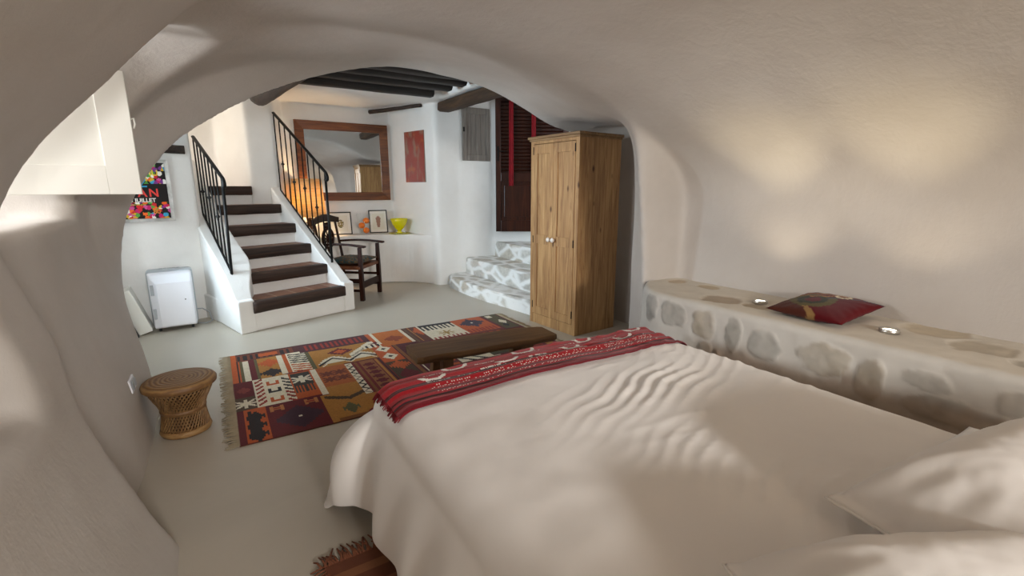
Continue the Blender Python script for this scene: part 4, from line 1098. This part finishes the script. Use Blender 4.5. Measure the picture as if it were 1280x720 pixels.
def wrinkle(x, y):
    z = 0
    # long soft folds fanning from the right edge towards the left
    s = sstep(.9, 1.7, x)
    w1 = y*10 + .9*x + 2.2*fbm(x*1.3, y*1.8, 3, 3)
    r1 = 1 - abs(2*((w1*.9) % 1) - 1)
    z += .010*s*(r1**3)*max(0, .25+fbm(x*1.5, y*2.6, 11, 3)*2.4)
    dx_, dy_ = 2.2-x, 2.05-y; rr2 = math.hypot(dx_, dy_)
    th = math.atan2(dy_, dx_); w2 = th*12 + 1.1*fbm(x*1.6, y*1.6, 8, 3)
    r2 = 1 - abs(2*(w2 % 1) - 1)
    z += .009*sstep(.25, .7, rr2)*sstep(1.3, .6, rr2)*(r2**3)*max(0, .45+fbm(x*2.2, y*2.2, 21, 2)*2)
    w4 = (y*.9-x*.35)*17 + 1.8*fbm(x*1.9, y*1.2, 31, 3)
    r4 = 1 - abs(2*(w4 % 1) - 1)
    z += .012*sstep(.7, 1.4, x)*(r4**3)*max(0, .15+fbm(x*1.3, y*2.0, 41, 2)*2.6)
    w3 = (x*.8-y*.5)*6 + 1.5*fbm(x, y, 5, 2)
    z += .003*math.sin(w3*2.2)
    z += .016*fbm(x*1.4, y*1.4, 2, 3) + .006*fbm(x*6, y*6, 2, 2)
    return z
RAD = .10
def duvet_pt(px, py):
    """px,py on the flat cloth; folds over the bed edges"""
    ix0, ix1, iy1 = BX0+RAD, BX1-.06, BY1-RAD
    cx = min(max(px, ix0), ix1); cy = min(py, iy1)
    dx, dy = px-cx, py-cy; d = math.hypot(dx, dy)
    ztop = BT + wrinkle(px, py) + .02*math.sin(PI*min(1, max(0, (px-BX0)/(BX1-BX0))))
    if d < 1e-6: return (px, py, ztop)
    nx, ny = dx/d, dy/d; R = RAD if nx <= .01 else (.06 if ny < .01 else RAD)
    corner = abs(nx*ny)*2
    arc = R*PI/2
    if d < arc:
        a = d/R; out = R*math.sin(a); z = ztop - R*(1-math.cos(a)) 
    else:
        e = d-arc
        s_along = (py if abs(nx) > abs(ny) else px)
        ang = math.atan2(ny, nx)
        fold = math.sin(s_along*24 + ang*5 + 1.5*fbm(s_along*2, e*1.2, 4, 2))*.5 + math.sin(s_along*31 + ang*9)*.2
        amp = min(1, e/.3)
        s1 = 1-math.exp(-e/.15); out = R + .042*amp*fold*(1-.6*corner) + s1*(.085 + .17*corner**.7)
        z = ztop - R - e*.985
    return (cx + nx*out, cy + ny*out, z)
NXd, NYd = 190, 190
drop_l, drop_f, drop_r = .52, .46, .28
xs_ = np.linspace(BX0-drop_l, BX1+drop_r, NXd); ys_ = np.linspace(BY0-.05, BY1+drop_f, NYd)
f = MB()
def dfn(u, v):
    px = (BX0-drop_l+.10) + (BX1+drop_r-.04-(BX0-drop_l+.10))*u; py = (BY0-.05) + (BY1+drop_f-.10-BY0+.05)*v
    # hem lifts a little along its length
    p = duvet_pt(px, py)
    return (p[0], p[1], max(.012, p[2]))
f.grid(NXd, NYd, dfn)
du = f.build('duvet', M_LINEN, None, fixn=False); s_ = du.modifiers.new('S', 'SOLIDIFY'); s_.thickness = .012; s_.offset = -1
sb = du.modifiers.new('SS', 'SUBSURF'); sb.levels = 1; sb.render_levels = 1
tag(du, 'creased white duvet spread over the bed and hanging down its left side', 'duvet')

# red embroidered runner over the foot of the bed
RW_, RH_ = 1.60, .335
KR = Canvas(RW_, RH_+.12, .005, h('8d1019'))
def stripe(y0, y1, c): KR.rect(0, y0, RW_, y1, c)
for y, c in [(.0, '7a1420'), (.02, 'b03a44'), (.045, '8f1420'), (.06, '3a1218'), (.068, 'a01622'), (.10, '5a1218'), (.108, 'a5121d'), (.15, '2f0f16'), (.162, '8f1420'), (.172, '2f0f16'), (.182, 'a5121d'), (.255, '7a101a'), (.262, 'b0121d'), (.32, '7a101a'), (.328, 'b0121d'), (.39, '54121a'), (.398, 'a5121d')]: stripe(y, RH_+.12, c)
for k in range(110):
    x = .17 + 1.25*k/110
    for yy in (.078, .118): 
        if random.random() < .8: KR.rect(x, yy+.006*(k % 2), x+.006, yy+.006+.006*(k % 2), 'e8ddd3')
    if random.random() < .6: KR.rect(x, .136, x+.005, .141, 'e8ddd3')
    if k % 12 < 9: KR.rect(x, .155+.012*abs((k % 12)-4)/4, x+.008, .163+.012*abs((k % 12)-4)/4, 'e8ddd3')
    for yy in (.18, .238, .295):
        if (k % 22) < 9 and random.random() < .85: KR.rect(x, yy, x+.009, yy+.009, 'e8ddd3')
for row, yy in ((0, .195), (1, .255), (2, .31)):
    for k in range(4):
        cx = .20 + .36*k + .13*row; 
        for q in range(40):
            a = PI + PI*q/39; rx, ry = .055, .032
            KR.rect(cx+rx*math.cos(a), yy+.02+ry*math.sin(a), cx+rx*math.cos(a)+.014, yy+.02+ry*math.sin(a)+.011, 'eee6de')
KR.a = np.clip(KR.a*.85*(1+.12*(RNG.random(KR.a.shape[:2])[..., None]*2-1)), 0, 1)
RUN = thing('bed_runner', 'red embroidered cloth runner with white stitching across the foot of the duvet', 'bed runner')
def run_pt(x, y):
    px = BX0 + .03 + x; py = BY1 - .345 + y
    if px > BX1-.03: px = BX1-.03 + (px-BX1+.03)
    p = duvet_pt(px, py)
    rip = .004*math.sin(y*95 + 2*fbm(x*2, y*8, 1, 2)) + .004*math.sin(y*41+x*2)
    up = 1.0
    ix0, ix1, iy1 = BX0+RAD, BX1-.06, BY1-RAD
    q = Vector(p); e = .012 + max(-.003, rip)
    cx = min(max(px, ix0), ix1); cy = min(py, iy1); d = Vector((px-cx, py-cy, 0))
    n = Vector((0, 0, 1))
    if d.length > 1e-6:
        a = min(d.length/RAD, PI/2); n = Vector((0, 0, math.cos(a))) + d.normalized()*math.sin(a)
    return tuple(q + n*e)
ny, nx = KR.a.shape[:2]
f = MB(); f.grid(nx+1, ny+1, lambda u, v: run_pt(u*RW_ - .03*(v)*0, v*(RH_+.12)))
ro = f.build('cloth', M_VCC, RUN, fixn=False); set_face_cols(ro.data, KR.a.reshape(-1, 3))
so_ = ro.modifiers.new('S', 'SOLIDIFY'); so_.thickness = .004; so_.offset = -1
f = MB()
for k in range(75):
    y = (RH_+.12)*k/74
    for x0, sg in ((0, -1), (RW_, 1)):
        p = Vector(run_pt(x0, y)); L_ = .012+.012*random.random(); q = Vector(run_pt(x0+sg*L_, y+random.uniform(-.004, .004)))
        f.tube([tuple(p), tuple(q)], [.003, .002], 4)
f.build('fringe', plain('red_yarn', h('7d1620'), .95, 0, (200, .3, .002), .3), RUN, kind='stuff')

# pillows
def pillow(label, w, d, t, loc, rot, seed, group):
    r = thing('pillow', label, 'pillow', loc, rot=rot, group=group)
    f = MB(); cushion_mesh(f, w, d, t, 110, 110, .055, .007, seed, 3.0, .055); o = f.build('pillowcase', M_LINEN, r); weld(o)
    f = MB(); pts = []
    def ed(u, v):
        ear = .055; k = 1 - ear*(1-v*v)*abs(u)**3; l = 1 - ear*(1-u*u)*abs(v)**3
        return (u*w/2*k, v*d/2*l, -.055)
    for (a, b2) in (((-1, -1), (1, -1)), ((1, -1), (1, 1)), ((1, 1), (-1, 1)), ((-1, 1), (-1, -1))):
        for q in range(16): t_ = q/16; pts.append(ed(a[0]+(b2[0]-a[0])*t_, a[1]+(b2[1]-a[1])*t_))
    f.tube(pts, .0032, 6, closed=True); f.build('seam', M_LINEN, r)
    return r
pillow('plump white pillow on the duvet next to the stone bench', .76, .56, .27, (1.46, .09, .69), (rad(3), rad(-2), rad(-12)), 4.0, 'white bed pillows')
pillow('plump white pillow nearest the camera at the bottom edge', .68, .48, .22, (.97, .085, .66), (rad(3), rad(2), rad(-26)), 9.0, 'white bed pillows')
f = MB(); cushion_mesh(f, .32, .46, .05, 40, 40, .03, .006, 15, 2.6)
o = f.build('folded_sheet', M_SHEET); weld(o); o.location = (1.84, .19, .588); o.rotation_euler = (0, 0, rad(-4))
tag(o, 'bright white folded sheet corner peeking out behind the pillow by the stone bench', 'sheet')

# ------------------------------------------------------------------ lights
def area(name, loc, target, sx, sy, power, col):
    l = bpy.data.lights.new(name, 'AREA'); l.shape = 'RECTANGLE'; l.size = sx; l.size_y = sy; l.energy = power; l.color = col
    o = bpy.data.objects.new(name, l); COL.objects.link(o); o.location = loc
    o.rotation_euler = (Vector(target)-Vector(loc)).to_track_quat('-Z', 'Y').to_euler(); return o
def point(name, loc, power, col, r=.06):
    l = bpy.data.lights.new(name, 'POINT'); l.energy = power; l.color = col; l.shadow_soft_size = r
    o = bpy.data.objects.new(name, l); COL.objects.link(o); o.location = loc; return o
def spot(name, loc, target, power, col, ang, blend, r=.015):
    l = bpy.data.lights.new(name, 'SPOT'); l.energy = power; l.color = col; l.spot_size = rad(ang); l.spot_blend = blend; l.shadow_soft_size = r
    o = bpy.data.objects.new(name, l); COL.objects.link(o); o.location = loc
    o.rotation_euler = (Vector(target)-Vector(loc)).to_track_quat('-Z', 'Y').to_euler(); return o
DAY = (.86, .93, 1.0); WARM = (1.0, .70, .42)
area('niche_daylight', (-1.95, 2.70, 1.80), (1.0, 1.9, 1.0), .3, .8, 32, (.93, .97, 1.0))
area('niche_soffit_fill', (-1.95, 2.99, 1.36), (.3, 2.80, 2.15), .22, .5, 34, (.97, .98, 1.0))  # extra upward light outside the window, added to brighten the soffit
area('stair_room_daylight', (-2.0, 4.65, 1.5), (1, 5.0, 1.1), 1.1, 1.5, 155, (.70, .87, 1.0))
point('lamp_light', (1.10, 6.95, 1.2), 14, (1.0, .68, .38), .045)
for x_, y_ in ((2.615, 1.485), (2.57, .845)):
    spot('bench_spot_wide', (x_, y_, BZ+.03), (x_+.02, y_+.05, 2.0), 3.2, (1, .84, .60), 112, .7)
    spot('bench_spot_core', (x_, y_, BZ+.03), (x_+.04, y_+.12, 2.0), 7.5, (1, .86, .56), 50, 1.0)
al = area('fill_light_behind', (.7, -3.7, 1.95), (1.0, 1.5, .6), .9, .5, 64, (1.0, .98, .95)); al.data.spread = rad(120)  # added fill from behind the camera, no door modelled there
point('warm_fill_behind', (1.0, -1.2, 1.55), 5.5, (1, .74, .48), .15)  # added warm fill for the near bed, belongs to no lamp
area('stairwell_daylight', W(-1.0, 1.9) + (2.3,), W(.6, 2.1) + (1.5,), .5, .5, 12, (1, .93, .84))
area('recess_fill', (3.9, 4.05, 1.9), (3.1, 5.6, .9), .8, .8, 7, DAY)  # added fill to lift the stone step recess, no opening behind it
w = bpy.data.worlds.new('sky'); SC.world = w; w.use_nodes = True
w.node_tree.nodes['Background'].inputs[0].default_value = (.75, .85, 1.0, 1); w.node_tree.nodes['Background'].inputs[1].default_value = 1.0

SC.view_settings.view_transform = 'Standard'; SC.view_settings.look = 'None'
SC.view_settings.exposure = 0.65; SC.view_settings.gamma = 1.0
try: SC.view_settings.use_curve_mapping = False
except Exception: pass
SC.cycles.use_denoising = True
SC.cycles.max_bounces = 8; SC.cycles.diffuse_bounces = 5; SC.cycles.glossy_bounces = 4; SC.cycles.transparent_max_bounces = 8
SC.cycles.sample_clamp_indirect = 4.0; SC.cycles.caustics_reflective = False; SC.cycles.caustics_refractive = False
